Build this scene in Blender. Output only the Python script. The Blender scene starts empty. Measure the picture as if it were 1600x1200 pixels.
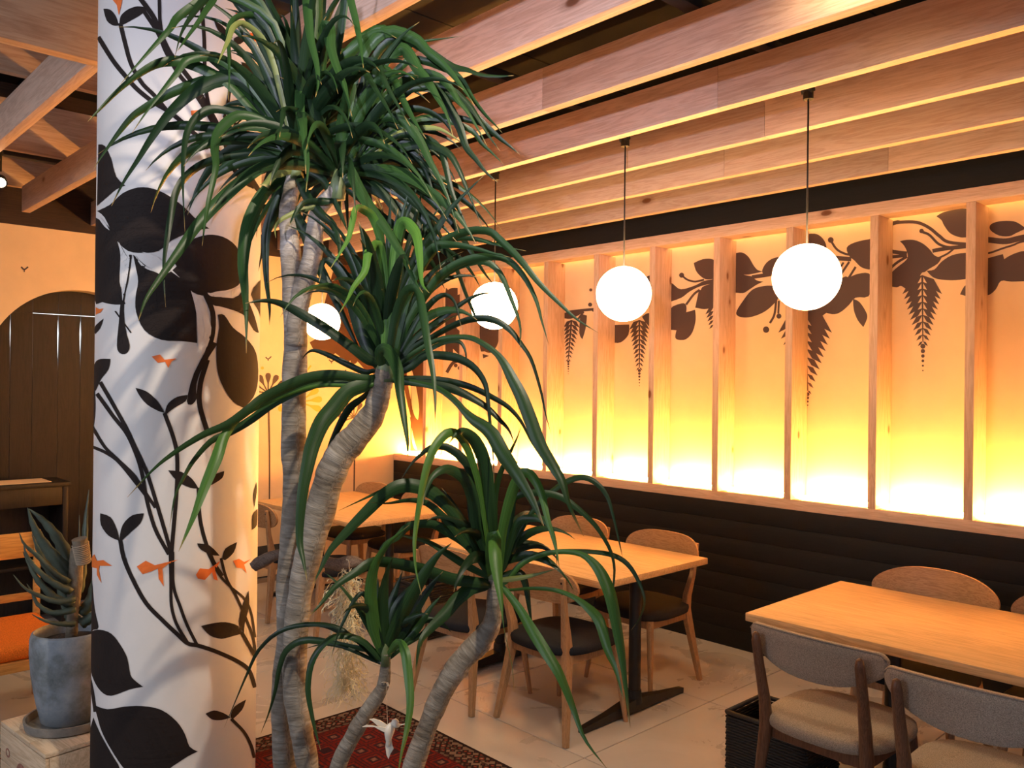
import bpy, bmesh, math, random
from mathutils import Vector, Matrix, geometry
random.seed(7)
R_ = random.Random(11)
sc = bpy.context.scene
COL = sc.collection
# ------------------------------------------------------------------ camera
FPX, EYE, CX, CY = 1300.0, 1.72, 800.0, 601.0
TH, ROLL = math.radians(46.75), math.radians(0.6)
F = Vector((-math.sin(TH), math.cos(TH), 0)); RT = Vector((math.cos(TH), math.sin(TH), 0)); UP = Vector((0, 0, 1))
cr, sr = math.cos(ROLL), math.sin(ROLL)
CAM = Vector((0, 0, EYE))
cam_d = bpy.data.cameras.new('camera'); cam = bpy.data.objects.new('camera', cam_d); COL.objects.link(cam)
cam_d.sensor_width = 36; cam_d.lens = FPX / 1600 * 36; cam_d.shift_y = 1 / 1600; cam_d.clip_start = 0.02
rc, uc = RT * cr + UP * sr, UP * cr - RT * sr
m = Matrix.Identity(4)
for i in range(3):
    m[i][0], m[i][1], m[i][2], m[i][3] = rc[i], uc[i], -F[i], CAM[i]
cam.matrix_world = m
sc.camera = cam
# ------------------------------------------------------------------ world, lights, exposure
sc.view_settings.view_transform = 'Standard'; sc.view_settings.look = 'None'
sc.view_settings.gamma = 1; sc.view_settings.use_curve_mapping = False
sc.view_settings.exposure = 0.42
w = bpy.data.worlds.new('world'); sc.world = w; w.use_nodes = True
w.node_tree.nodes['Background'].inputs[0].default_value = (0.62, 0.68, 0.85, 1)
w.node_tree.nodes['Background'].inputs[1].default_value = 0.22
LED_COL, LED_STR = (1.0, 0.47, 0.10), 480.0
GLOBE_COL, GLOBE_STR = (1.0, 0.65, 0.34), 23.0

def lamp(name, kind, loc, target, energy, color, **kw):
    d = bpy.data.lights.new(name, kind); d.energy = energy; d.color = color
    for k, v in kw.items(): setattr(d, k, v)
    o = bpy.data.objects.new(name, d); COL.objects.link(o); o.location = loc
    o.rotation_euler = (Vector(target) - Vector(loc)).to_track_quat('-Z', 'Y').to_euler()
    return o
lamp('daylight_window_light', 'AREA', (-2.6, -2.6, 2.7), (-3.2, 2.2, 2.2), 52, (0.80, 0.85, 1.0), shape='RECTANGLE', size=1.6, size_y=1.0)
lamp('cool_beam_fill', 'SPOT', (0.5, -1.2, 2.0), (-3.1, 2.9, 3.10), 380, (0.74, 0.74, 1.0), spot_size=math.radians(38), spot_blend=1.0, shadow_soft_size=0.04)  # added lamp, low in mid-air behind the camera, brightens the beam sides
lamp('warm_track_spot', 'SPOT', (-0.7, 0.9, 3.05), (-3.0, 1.15, 1.0), 120, (1.0, 0.84, 0.66), spot_size=math.radians(75), spot_blend=0.7, shadow_soft_size=0.02)
lamp('warm_table_spot', 'SPOT', (-1.0, 2.3, 3.2), (-1.9, 3.6, 0.7), 38, (1.0, 0.72, 0.42), spot_size=math.radians(95), spot_blend=0.9, shadow_soft_size=0.08)
lamp('warm_end_spot', 'SPOT', (-5.0, 2.6, 3.3), (-6.3, 3.0, 0.7), 35, (1.0, 0.66, 0.34), spot_size=math.radians(110), spot_blend=0.9, shadow_soft_size=0.08)
lamp('left_corner_spot', 'SPOT', (-4.9, 0.6, 2.75), (-5.4, 1.3, 0.9), 28, (1.0, 0.72, 0.42), spot_size=math.radians(130), spot_blend=0.9, shadow_soft_size=0.05)
# ------------------------------------------------------------------ helpers
def ray(u, v):
    x, y = u - CX, v - CY
    return F + RT * ((cr * x + sr * y) / FPX) - UP * ((-sr * x + cr * y) / FPX)
def at_y(u, v, y): r = ray(u, v); return CAM + r * (y / r.y)
def at_x(u, v, x): r = ray(u, v); return CAM + r * (x / r.x)
def at_z(u, v, z): r = ray(u, v); return CAM + r * ((z - EYE) / r.z)
def at_d(u, v, d): return CAM + ray(u, v) * d

class MB:
    def __init__(s): s.v = []; s.f = []; s.uv = []; s.mi = []; s.m = 0
    def add(s, vs, fs, uvs=None):
        b = len(s.v); s.v += [tuple(p) for p in vs]
        for k, f in enumerate(fs):
            s.f.append([b + i for i in f]); s.mi.append(s.m)
            s.uv.append([uvs[i] for i in f] if uvs else [(0, 0)] * len(f))
    def box(s, a, b, rot=None, at=None):
        x0, y0, z0 = a; x1, y1, z1 = b
        vs = [Vector(p) for p in ((x0,y0,z0),(x1,y0,z0),(x1,y1,z0),(x0,y1,z0),(x0,y0,z1),(x1,y0,z1),(x1,y1,z1),(x0,y1,z1))]
        if rot is not None: vs = [rot @ p for p in vs]
        if at is not None: vs = [p + Vector(at) for p in vs]
        s.add(vs, [(0,3,2,1),(4,5,6,7),(0,1,5,4),(1,2,6,5),(2,3,7,6),(3,0,4,7)])
    def tube(s, pts, rad, n=8, cap=True, ring=None, vscale=1.0):
        pts = [Vector(p) for p in pts]
        if not hasattr(rad, '__len__'): rad = [rad] * len(pts)
        T = [(pts[min(i+1, len(pts)-1)] - pts[max(i-1, 0)]).normalized() for i in range(len(pts))]
        a = Vector((0, 0, 1)) if abs(T[0].z) < 0.9 else Vector((1, 0, 0))
        N = (a - T[0] * a.dot(T[0])).normalized(); vs = []; uvs = []; L = 0
        for i, p in enumerate(pts):
            if i: L += (p - pts[i-1]).length
            N = (N - T[i] * N.dot(T[i])).normalized(); B = T[i].cross(N)
            for k in range(n):
                an = 2 * math.pi * k / n; r = rad[i] * (ring(an, i) if ring else 1)
                vs.append(p + N * math.cos(an) * r + B * math.sin(an) * r); uvs.append((k / n, L * vscale))
        fs = []
        for i in range(len(pts) - 1):
            for k in range(n):
                fs.append((i*n+k, i*n+(k+1)%n, (i+1)*n+(k+1)%n, (i+1)*n+k))
        if cap: fs.append(tuple(range(n-1, -1, -1))); fs.append(tuple((len(pts)-1)*n + k for k in range(n)))
        s.add(vs, fs, uvs)
    def sweep(s, pts, wds, ths, side=Vector((1,0,0))):
        pts = [Vector(p) for p in pts]; vs = []
        for i, p in enumerate(pts):
            t = (pts[min(i+1, len(pts)-1)] - pts[max(i-1, 0)]).normalized()
            sd = (side - t * side.dot(t)).normalized(); nn = t.cross(sd)
            a, b = wds[i] / 2, ths[i] / 2
            for sx, sy in ((-1,-1),(1,-1),(1,1),(-1,1)): vs.append(p + sd * sx * a + nn * sy * b)
        fs = []
        for i in range(len(pts)-1):
            for k in range(4): fs.append((i*4+k, i*4+(k+1)%4, i*4+4+(k+1)%4, i*4+4+k))
        fs.append((3,2,1,0)); n = (len(pts)-1)*4; fs.append((n,n+1,n+2,n+3)); s.add(vs, fs)
    def lathe(s, prof, n=32, at=(0,0,0)):
        vs = []; fs = []; at = Vector(at)
        for r, z in prof:
            for k in range(n):
                a = 2*math.pi*k/n; vs.append(at + Vector((r*math.cos(a), r*math.sin(a), z)))
        for i in range(len(prof)-1):
            for k in range(n): fs.append((i*n+k, i*n+(k+1)%n, (i+1)*n+(k+1)%n, (i+1)*n+k))
        s.add(vs, fs)
    def mesh(s, name, mats, smooth=False, bevel=0, seg=2):
        me = bpy.data.meshes.new(name); me.from_pydata(s.v, [], s.f)
        uvl = me.uv_layers.new(name='uv')
        flat = [c for f in s.uv for p in f for c in p]
        uvl.data.foreach_set('uv', flat)
        if not isinstance(mats, (list, tuple)): mats = [mats]
        for mm in mats: me.materials.append(mm)
        if len(mats) > 1:
            me.polygons.foreach_set('material_index', s.mi)
        bm = bmesh.new(); bm.from_mesh(me)
        bmesh.ops.recalc_face_normals(bm, faces=bm.faces)
        if bevel:
            bmesh.ops.bevel(bm, geom=bm.edges[:] , offset=bevel, segments=seg, affect='EDGES', profile=0.5)
        bm.to_mesh(me); bm.free()
        if smooth:
            me.polygons.foreach_set('use_smooth', [True] * len(me.polygons))
            if smooth != True:
                me.set_sharp_from_angle(angle=math.radians(smooth))
        me.update(); return me
    def build(s, name, mats, parent=None, **k):
        o = bpy.data.objects.new(name, s.mesh(name, mats, **k)); COL.objects.link(o)
        if parent: o.parent = parent
        return o
def box(name, a, b, mat, parent=None, bevel=0, **k):
    q = MB(); q.box(a, b); return q.build(name, mat, parent, bevel=bevel, smooth=40 if bevel else False, **k)
def cbox(name, c, d, mat, parent=None, bevel=0):
    """a box whose own origin is at its centre"""
    q = MB(); q.box((-d[0]/2,-d[1]/2,-d[2]/2), (d[0]/2,d[1]/2,d[2]/2)); o = q.build(name, mat, parent, bevel=bevel, smooth=40 if bevel else False)
    o.location = c; return o
def empty(name, loc=(0,0,0), rz=0):
    o = bpy.data.objects.new(name, None); COL.objects.link(o); o.location = loc; o.rotation_euler = (0,0,rz); return o
def tag(o, label=None, cat=None, group=None, kind=None):
    if label: o['label'] = label
    if cat: o['category'] = cat
    if group: o['group'] = group
    if kind: o['kind'] = kind
    return o
def catmull(P, n):
    out = []; P = [P[0]*2 - P[1]] + list(P) + [P[-1]*2 - P[-2]]
    seg = len(P) - 3
    for j in range(n + 1):
        t = j / n * seg; i = min(int(t), seg - 1); t -= i
        a, b, c, d = P[i], P[i+1], P[i+2], P[i+3]
        out.append(0.5 * ((2*b) + (c-a)*t + (2*a-5*b+4*c-d)*t*t + (3*b-3*c+d-a)*t**3))
    return out
# ------------------------------------------------------------------ materials
def nt(name):
    mt = bpy.data.materials.new(name); mt.use_nodes = True; t = mt.node_tree
    return mt, t, t.nodes['Principled BSDF']
def N(t, typ, **kw):
    n = t.nodes.new(typ)
    for k, v in kw.items():
        if k in ('inputs',):
            for kk, vv in v.items(): n.inputs[kk].default_value = vv
        else: setattr(n, k, v)
    return n
def ramp(t, src, stops):
    r = t.nodes.new('ShaderNodeValToRGB'); e = r.color_ramp.elements
    while len(e) > 1: e.remove(e[-1])
    e[0].position = stops[0][0]; e[0].color = (*stops[0][1], 1)
    for p, c in stops[1:]:
        k = e.new(p); k.color = (*c, 1)
    t.links.new(src, r.inputs[0]); return r
def plain(name, c, rough=0.5, metal=0, noise=0, nscale=8, bump=0, bscale=60, spec=0.5, emit=None, estr=0):
    mt, t, b = nt(name); b.inputs['Roughness'].default_value = rough; b.inputs['Metallic'].default_value = metal
    b.inputs['Base Color'].default_value = (*c, 1); b.inputs['Specular IOR Level'].default_value = spec
    tc = N(t, 'ShaderNodeTexCoord')
    if noise:
        n = N(t, 'ShaderNodeTexNoise', inputs={'Scale': nscale, 'Detail': 5, 'Roughness': 0.6}); t.links.new(tc.outputs['Object'], n.inputs['Vector'])
        r = ramp(t, n.outputs['Fac'], [(0.3, tuple(x*(1-noise) for x in c)), (0.7, tuple(min(1, x*(1+noise)) for x in c))])
        t.links.new(r.outputs[0], b.inputs['Base Color'])
    if bump:
        n2 = N(t, 'ShaderNodeTexNoise', inputs={'Scale': bscale, 'Detail': 4}); t.links.new(tc.outputs['Object'], n2.inputs['Vector'])
        bp = N(t, 'ShaderNodeBump', inputs={'Strength': bump, 'Distance': 0.01}); t.links.new(n2.outputs['Fac'], bp.inputs['Height']); t.links.new(bp.outputs[0], b.inputs['Normal'])
    if emit:
        b.inputs['Emission Color'].default_value = (*emit, 1); b.inputs['Emission Strength'].default_value = estr
    return mt
def wood(name, c1, c2, axis=0, rough=0.45, knots=0, scale=1.0, vary=0.12, stretch=14, knotc=(0.16, 0.05, 0.015)):
    mt, t, b = nt(name); b.inputs['Roughness'].default_value = rough; b.inputs['Specular IOR Level'].default_value = 0.35
    tc = N(t, 'ShaderNodeTexCoord'); oi = N(t, 'ShaderNodeObjectInfo')
    mp = N(t, 'ShaderNodeMapping'); sv = [stretch*scale]*3; sv[axis] = 1.0*scale; mp.inputs['Scale'].default_value = sv
    ad = N(t, 'ShaderNodeVectorMath', operation='ADD'); ml = N(t, 'ShaderNodeMath', operation='MULTIPLY', inputs={1: 37.0})
    t.links.new(oi.outputs['Random'], ml.inputs[0]); t.links.new(tc.outputs['Object'], ad.inputs[0]); t.links.new(ml.outputs[0], ad.inputs[1])
    t.links.new(ad.outputs[0], mp.inputs['Vector'])
    n = N(t, 'ShaderNodeTexNoise', inputs={'Scale': 1.6, 'Detail': 4, 'Roughness': 0.55, 'Distortion': 0.6}); t.links.new(mp.outputs[0], n.inputs['Vector'])
    w2 = N(t, 'ShaderNodeMath', operation='SINE'); mm = N(t, 'ShaderNodeMath', operation='MULTIPLY', inputs={1: 42.0}); t.links.new(n.outputs['Fac'], mm.inputs[0]); t.links.new(mm.outputs[0], w2.inputs[0])
    fine = N(t, 'ShaderNodeTexNoise', inputs={'Scale': 9.0, 'Detail': 6, 'Roughness': 0.7}); t.links.new(mp.outputs[0], fine.inputs['Vector'])
    a1 = N(t, 'ShaderNodeMath', operation='MULTIPLY_ADD', inputs={1: 0.14, 2: 0.0}); t.links.new(w2.outputs[0], a1.inputs[0]); t.links.new(fine.outputs['Fac'], a1.inputs[2])
    r = ramp(t, a1.outputs[0], [(0.25, c2), (0.6, c1), (0.85, tuple(min(1, x*1.08) for x in c1))])
    hs = N(t, 'ShaderNodeHueSaturation'); mr = N(t, 'ShaderNodeMapRange', inputs={3: 1-vary, 4: 1+vary}); t.links.new(oi.outputs['Random'], mr.inputs[0]); t.links.new(mr.outputs[0], hs.inputs['Value'])
    t.links.new(r.outputs[0], hs.inputs['Color']); out = hs.outputs[0]
    if knots:
        mp2 = N(t, 'ShaderNodeMapping'); s2 = [knots*2.1]*3; s2[axis] = knots; mp2.inputs['Scale'].default_value = s2; t.links.new(ad.outputs[0], mp2.inputs['Vector'])
        vo = N(t, 'ShaderNodeTexVoronoi', inputs={'Scale': 1.0, 'Randomness': 1.0}); t.links.new(mp2.outputs[0], vo.inputs['Vector'])
        kr = ramp(t, vo.outputs['Distance'], [(0.0, (1,1,1)), (0.075, (0.9,)*3), (0.10, (0.3,)*3), (0.17, (0,0,0))])
        mx = N(t, 'ShaderNodeMix', data_type='RGBA'); t.links.new(kr.outputs[0], mx.inputs[0]); t.links.new(out, mx.inputs[6]); mx.inputs[7].default_value = (*knotc, 1); out = mx.outputs[2]
    t.links.new(out, b.inputs['Base Color'])
    bp = N(t, 'ShaderNodeBump', inputs={'Strength': 0.12, 'Distance': 0.004}); t.links.new(a1.outputs[0], bp.inputs['Height']); t.links.new(bp.outputs[0], b.inputs['Normal'])
    return mt
def fabric(name, c, sc_=420, vary=0.35):
    mt, t, b = nt(name); b.inputs['Roughness'].default_value = 0.95; b.inputs['Specular IOR Level'].default_value = 0.15
    tc = N(t, 'ShaderNodeTexCoord'); n = N(t, 'ShaderNodeTexNoise', inputs={'Scale': sc_, 'Detail': 2}); t.links.new(tc.outputs['Object'], n.inputs['Vector'])
    r = ramp(t, n.outputs['Fac'], [(0.35, tuple(x*(1-vary) for x in c)), (0.65, tuple(min(1, x*(1+vary*0.5)) for x in c))]); t.links.new(r.outputs[0], b.inputs['Base Color'])
    bp = N(t, 'ShaderNodeBump', inputs={'Strength': 0.35, 'Distance': 0.002}); t.links.new(n.outputs['Fac'], bp.inputs['Height']); t.links.new(bp.outputs[0], b.inputs['Normal'])
    return mt
M = {}
M['beam'] = wood('pale_pine_beam', (0.64, 0.45, 0.34), (0.52, 0.335, 0.24), axis=0, rough=0.5, knots=2.2, vary=0.16)
M['beam_y'] = wood('pale_pine_joist', (0.60, 0.41, 0.29), (0.48, 0.30, 0.20), axis=1, rough=0.5, knots=1.6, vary=0.12)
M['stud'] = wood('knotty_pine_stud', (0.70, 0.48, 0.33), (0.58, 0.37, 0.23), axis=2, rough=0.5, knots=3.0, vary=0.05, knotc=(0.22,0.07,0.02))
M['rail'] = wood('knotty_pine_rail', (0.70, 0.48, 0.34), (0.58, 0.37, 0.24), axis=0, rough=0.5, knots=2.5, vary=0.03)
M['oak_top'] = wood('oiled_oak_top', (0.74, 0.47, 0.22), (0.56, 0.33, 0.14), axis=0, rough=0.38, vary=0.03, stretch=18)
M['oak'] = wood('oak_chair_wood', (0.44, 0.255, 0.13), (0.31, 0.165, 0.075), axis=2, rough=0.42, vary=0.06, scale=2.5)
M['oak_back'] = wood('oak_veneer', (0.40, 0.225, 0.11), (0.27, 0.14, 0.06), axis=0, rough=0.4, vary=0.06, scale=2.2)
M['walnut'] = wood('dark_walnut_wood', (0.16, 0.075, 0.04), (0.09, 0.04, 0.02), axis=2, rough=0.35, vary=0.05, scale=2.5)
M['honey'] = wood('honey_wood', (0.62, 0.32, 0.08), (0.46, 0.21, 0.05), axis=1, rough=0.4, vary=0.05)
M['crate'] = wood('pine_crate_wood', (0.66, 0.50, 0.33), (0.50, 0.35, 0.21), axis=0, rough=0.6, knots=2.0, vary=0.08)
M['darkwood'] = wood('black_brown_boards', (0.015, 0.0095, 0.007), (0.008, 0.005, 0.004), axis=2, rough=0.5, vary=0.2)
M['blackboard'] = wood('black_stained_planks', (0.0045, 0.004, 0.004), (0.0025, 0.0024, 0.0024), axis=0, rough=0.7, vary=0.06)
M['browntrim'] = wood('dark_brown_timber', (0.035, 0.018, 0.012), (0.018, 0.010, 0.007), axis=1, rough=0.5, vary=0.1)
M['ceiling'] = plain('black_ceiling_paint', (0.004, 0.0045, 0.006), 0.4, spec=0.15, noise=0.2, nscale=3)
M['blackmetal'] = plain('black_powder_metal', (0.010, 0.010, 0.010), 0.45)
M['panel'] = plain('cream_painted_panel', (0.86, 0.61, 0.34), 0.75, noise=0.035, nscale=5, bump=0.05, bscale=25)
M['endwall'] = plain('cream_plaster', (0.82, 0.58, 0.32), 0.85, noise=0.05, nscale=4, bump=0.08, bscale=30)
M['colpaint'] = plain('white_column_paint', (0.73, 0.685, 0.64), 0.5, noise=0.05, nscale=3.5, bump=0.06, bscale=18)
M['muralcol'] = plain('dark_brown_mural_paint', (0.020, 0.013, 0.011), 0.75, spec=0.2)
M['mural'] = plain('brown_black_mural_paint', (0.070, 0.037, 0.030), 0.6)
M['muralbrown'] = plain('chestnut_mural_paint', (0.085, 0.03, 0.011), 0.6)
M['muralyel'] = plain('yellow_mural_paint', (0.85, 0.42, 0.05), 0.6)
M['fish'] = plain('orange_mural_paint', (0.85, 0.17, 0.02), 0.5)
M['darkseat'] = fabric('charcoal_seat_cloth', (0.020, 0.022, 0.028))
M['greycloth'] = fabric('grey_wool_cloth', (0.38, 0.32, 0.26), 380, 0.4)
M['orangecloth'] = fabric('orange_wool_cloth', (0.80, 0.19, 0.02), 260, 0.3)
M['piping'] = fabric('grey_piping', (0.26, 0.22, 0.19))
M['screw'] = plain('dark_screw', (0.02, 0.015, 0.012), 0.4, 0.4)
M['ledm'] = plain('led_diffuser', (1, 1, 1), 0.5, emit=LED_COL, estr=LED_STR)
M['globe'] = plain('opal_glass_globe', (1, 1, 1), 0.3, emit=GLOBE_COL, estr=GLOBE_STR)
M['paper'] = plain('cream_paper', (0.85, 0.60, 0.35), 0.8)
M['basket'] = plain('black_woven_cane', (0.014, 0.012, 0.011), 0.6, bump=0.3, bscale=200)
M['soil'] = plain('dark_potting_soil', (0.03, 0.02, 0.014), 0.95, noise=0.5, nscale=90, bump=0.8, bscale=120)
M['twine'] = plain('pale_twine', (0.50, 0.38, 0.26), 0.9, bump=0.5, bscale=300)
M['bird'] = plain('cream_ceramic', (0.80, 0.70, 0.55), 0.4)
M['moss'] = plain('pale_dry_moss', (0.62, 0.56, 0.36), 0.8)
M['drift'] = wood('driftwood', (0.20, 0.13, 0.09), (0.10, 0.06, 0.04), axis=0, rough=0.8, vary=0.1, scale=3)
M['daylight'] = plain('daylight_gap_glow', (1, 1, 1), 0.5, emit=(0.9, 0.95, 1.0), estr=1.6)
# blue grey glazed pot
def potmat():
    mt, t, b = nt('blue_grey_stone_glaze'); b.inputs['Roughness'].default_value = 0.6
    tc = N(t, 'ShaderNodeTexCoord'); n = N(t, 'ShaderNodeTexNoise', inputs={'Scale': 7, 'Detail': 7, 'Roughness': 0.65}); t.links.new(tc.outputs['Object'], n.inputs['Vector'])
    r = ramp(t, n.outputs['Fac'], [(0.32, (0.07, 0.085, 0.085)), (0.44, (0.15, 0.17, 0.175)), (0.54, (0.22, 0.25, 0.275)), (0.66, (0.31, 0.33, 0.33))]); t.links.new(r.outputs[0], b.inputs['Base Color'])
    bp = N(t, 'ShaderNodeBump', inputs={'Strength': 0.25, 'Distance': 0.01}); t.links.new(n.outputs['Fac'], bp.inputs['Height']); t.links.new(bp.outputs[0], b.inputs['Normal']); return mt
M['pot'] = potmat()
M['saucer'] = plain('grey_stone_saucer', (0.20, 0.185, 0.16), .7, noise=.4, nscale=14)
def floormat():
    mt, t, b = nt('polished_screed'); b.inputs['Specular IOR Level'].default_value = 0.5
    tc = N(t, 'ShaderNodeTexCoord'); oi = N(t, 'ShaderNodeObjectInfo'); ad = N(t, 'ShaderNodeVectorMath', operation='ADD'); t.links.new(tc.outputs['Object'], ad.inputs[0]); t.links.new(oi.outputs['Random'], ad.inputs[1])
    n = N(t, 'ShaderNodeTexNoise', inputs={'Scale': 2.2, 'Detail': 7, 'Roughness': 0.62, 'Distortion': 0.8}); t.links.new(ad.outputs[0], n.inputs['Vector'])
    r = ramp(t, n.outputs['Fac'], [(0.25, (0.45, 0.425, 0.40)), (0.5, (0.50, 0.475, 0.445)), (0.75, (0.56, 0.535, 0.505))]); t.links.new(r.outputs[0], b.inputs['Base Color'])
    r2 = N(t, 'ShaderNodeMapRange', inputs={1: 0.3, 2: 0.7, 3: 0.22, 4: 0.42}); t.links.new(n.outputs['Fac'], r2.inputs[0]); t.links.new(r2.outputs[0], b.inputs['Roughness'])
    return mt
M['floor'] = floormat()
M['grout'] = plain('floor_joint', (0.22, 0.18, 0.15), 0.8)
def leafmat(name, ca, cb, tip=(0.32, 0.20, 0.06), rough=0.40):
    mt, t, b = nt(name); b.inputs['Roughness'].default_value = rough; b.inputs['Specular IOR Level'].default_value = 0.26
    uv = N(t, 'ShaderNodeUVMap'); sx = N(t, 'ShaderNodeSeparateXYZ'); t.links.new(uv.outputs[0], sx.inputs[0])
    oi = N(t, 'ShaderNodeObjectInfo'); cb_ = N(t, 'ShaderNodeCombineXYZ'); 
    mu = N(t, 'ShaderNodeMath', operation='MULTIPLY', inputs={1: 26.0}); t.links.new(sx.outputs[0], mu.inputs[0]); t.links.new(mu.outputs[0], cb_.inputs[0])
    mv = N(t, 'ShaderNodeMath', operation='MULTIPLY', inputs={1: 1.5}); t.links.new(sx.outputs[1], mv.inputs[0]); t.links.new(mv.outputs[0], cb_.inputs[1]); t.links.new(oi.outputs['Random'], cb_.inputs[2])
    n = N(t, 'ShaderNodeTexNoise', inputs={'Scale': 1.0, 'Detail': 2}); t.links.new(cb_.outputs[0], n.inputs['Vector'])
    r = ramp(t, n.outputs['Fac'], [(0.3, ca), (0.7, cb)])
    tr = ramp(t, sx.outputs[1], [(0.0, (0.45,)*3), (0.07, (0,0,0)), (0.95, (0,0,0)), (1.0, (1,1,1))])
    mx = N(t, 'ShaderNodeMix', data_type='RGBA'); t.links.new(tr.outputs[0], mx.inputs[0]); t.links.new(r.outputs[0], mx.inputs[6]); mx.inputs[7].default_value = (*tip, 1)
    t.links.new(mx.outputs[2], b.inputs['Base Color'])
    bp = N(t, 'ShaderNodeBump', inputs={'Strength': 0.25, 'Distance': 0.001}); t.links.new(n.outputs['Fac'], bp.inputs['Height']); t.links.new(bp.outputs[0], b.inputs['Normal'])
    return mt
M['leaf_d'] = leafmat('dark_green_leaf', (0.004, 0.014, 0.005), (0.011, 0.028, 0.008))
M['leaf_m'] = leafmat('green_leaf', (0.010, 0.031, 0.008), (0.022, 0.056, 0.013))
M['leaf_b'] = leafmat('fresh_green_leaf', (0.035, 0.095, 0.014), (0.065, 0.15, 0.024))
M['leaf_o'] = leafmat('olive_green_leaf', (0.10, 0.12, 0.03), (0.17, 0.19, 0.06), tip=(0.4, 0.3, 0.12))
def barkmat():
    mt, t, b = nt('ringed_grey_bark'); b.inputs['Roughness'].default_value = 0.85
    uv = N(t, 'ShaderNodeUVMap'); mp = N(t, 'ShaderNodeMapping'); mp.inputs['Scale'].default_value = (3, 95, 1); t.links.new(uv.outputs[0], mp.inputs['Vector'])
    n = N(t, 'ShaderNodeTexNoise', inputs={'Scale': 1.0, 'Detail': 5, 'Roughness': 0.6, 'Distortion': 0.5}); t.links.new(mp.outputs[0], n.inputs['Vector'])
    tc = N(t, 'ShaderNodeTexCoord'); n2 = N(t, 'ShaderNodeTexNoise', inputs={'Scale': 14, 'Detail': 5}); t.links.new(tc.outputs['Object'], n2.inputs['Vector'])
    av = N(t, 'ShaderNodeMath', operation='MULTIPLY_ADD', inputs={1: 0.5}); h = N(t, 'ShaderNodeMath', operation='MULTIPLY', inputs={1: 0.5})
    t.links.new(n.outputs['Fac'], av.inputs[0]); t.links.new(n2.outputs['Fac'], h.inputs[0]); t.links.new(h.outputs[0], av.inputs[2])
    r = ramp(t, av.outputs[0], [(0.34, (0.085, 0.065, 0.045)), (0.48, (0.20, 0.165, 0.125)), (0.58, (0.29, 0.25, 0.20)), (0.68, (0.42, 0.37, 0.31))]); t.links.new(r.outputs[0], b.inputs['Base Color'])
    bp = N(t, 'ShaderNodeBump', inputs={'Strength': 0.7, 'Distance': 0.006}); t.links.new(n.outputs['Fac'], bp.inputs['Height']); t.links.new(bp.outputs[0], b.inputs['Normal'])
    return mt
M['bark'] = barkmat()
M['sheath'] = plain('green_leaf_base', (0.10, 0.13, 0.05), 0.5, noise=0.3, nscale=40)
M['aloe'] = plain('grey_green_succulent', (0.075, 0.10, 0.07), 0.45, noise=0.3, nscale=16)
M['aloestem'] = plain('aloe_stem', (0.20, 0.16, 0.11), 0.8, noise=0.35, nscale=30, bump=0.5, bscale=60)
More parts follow.
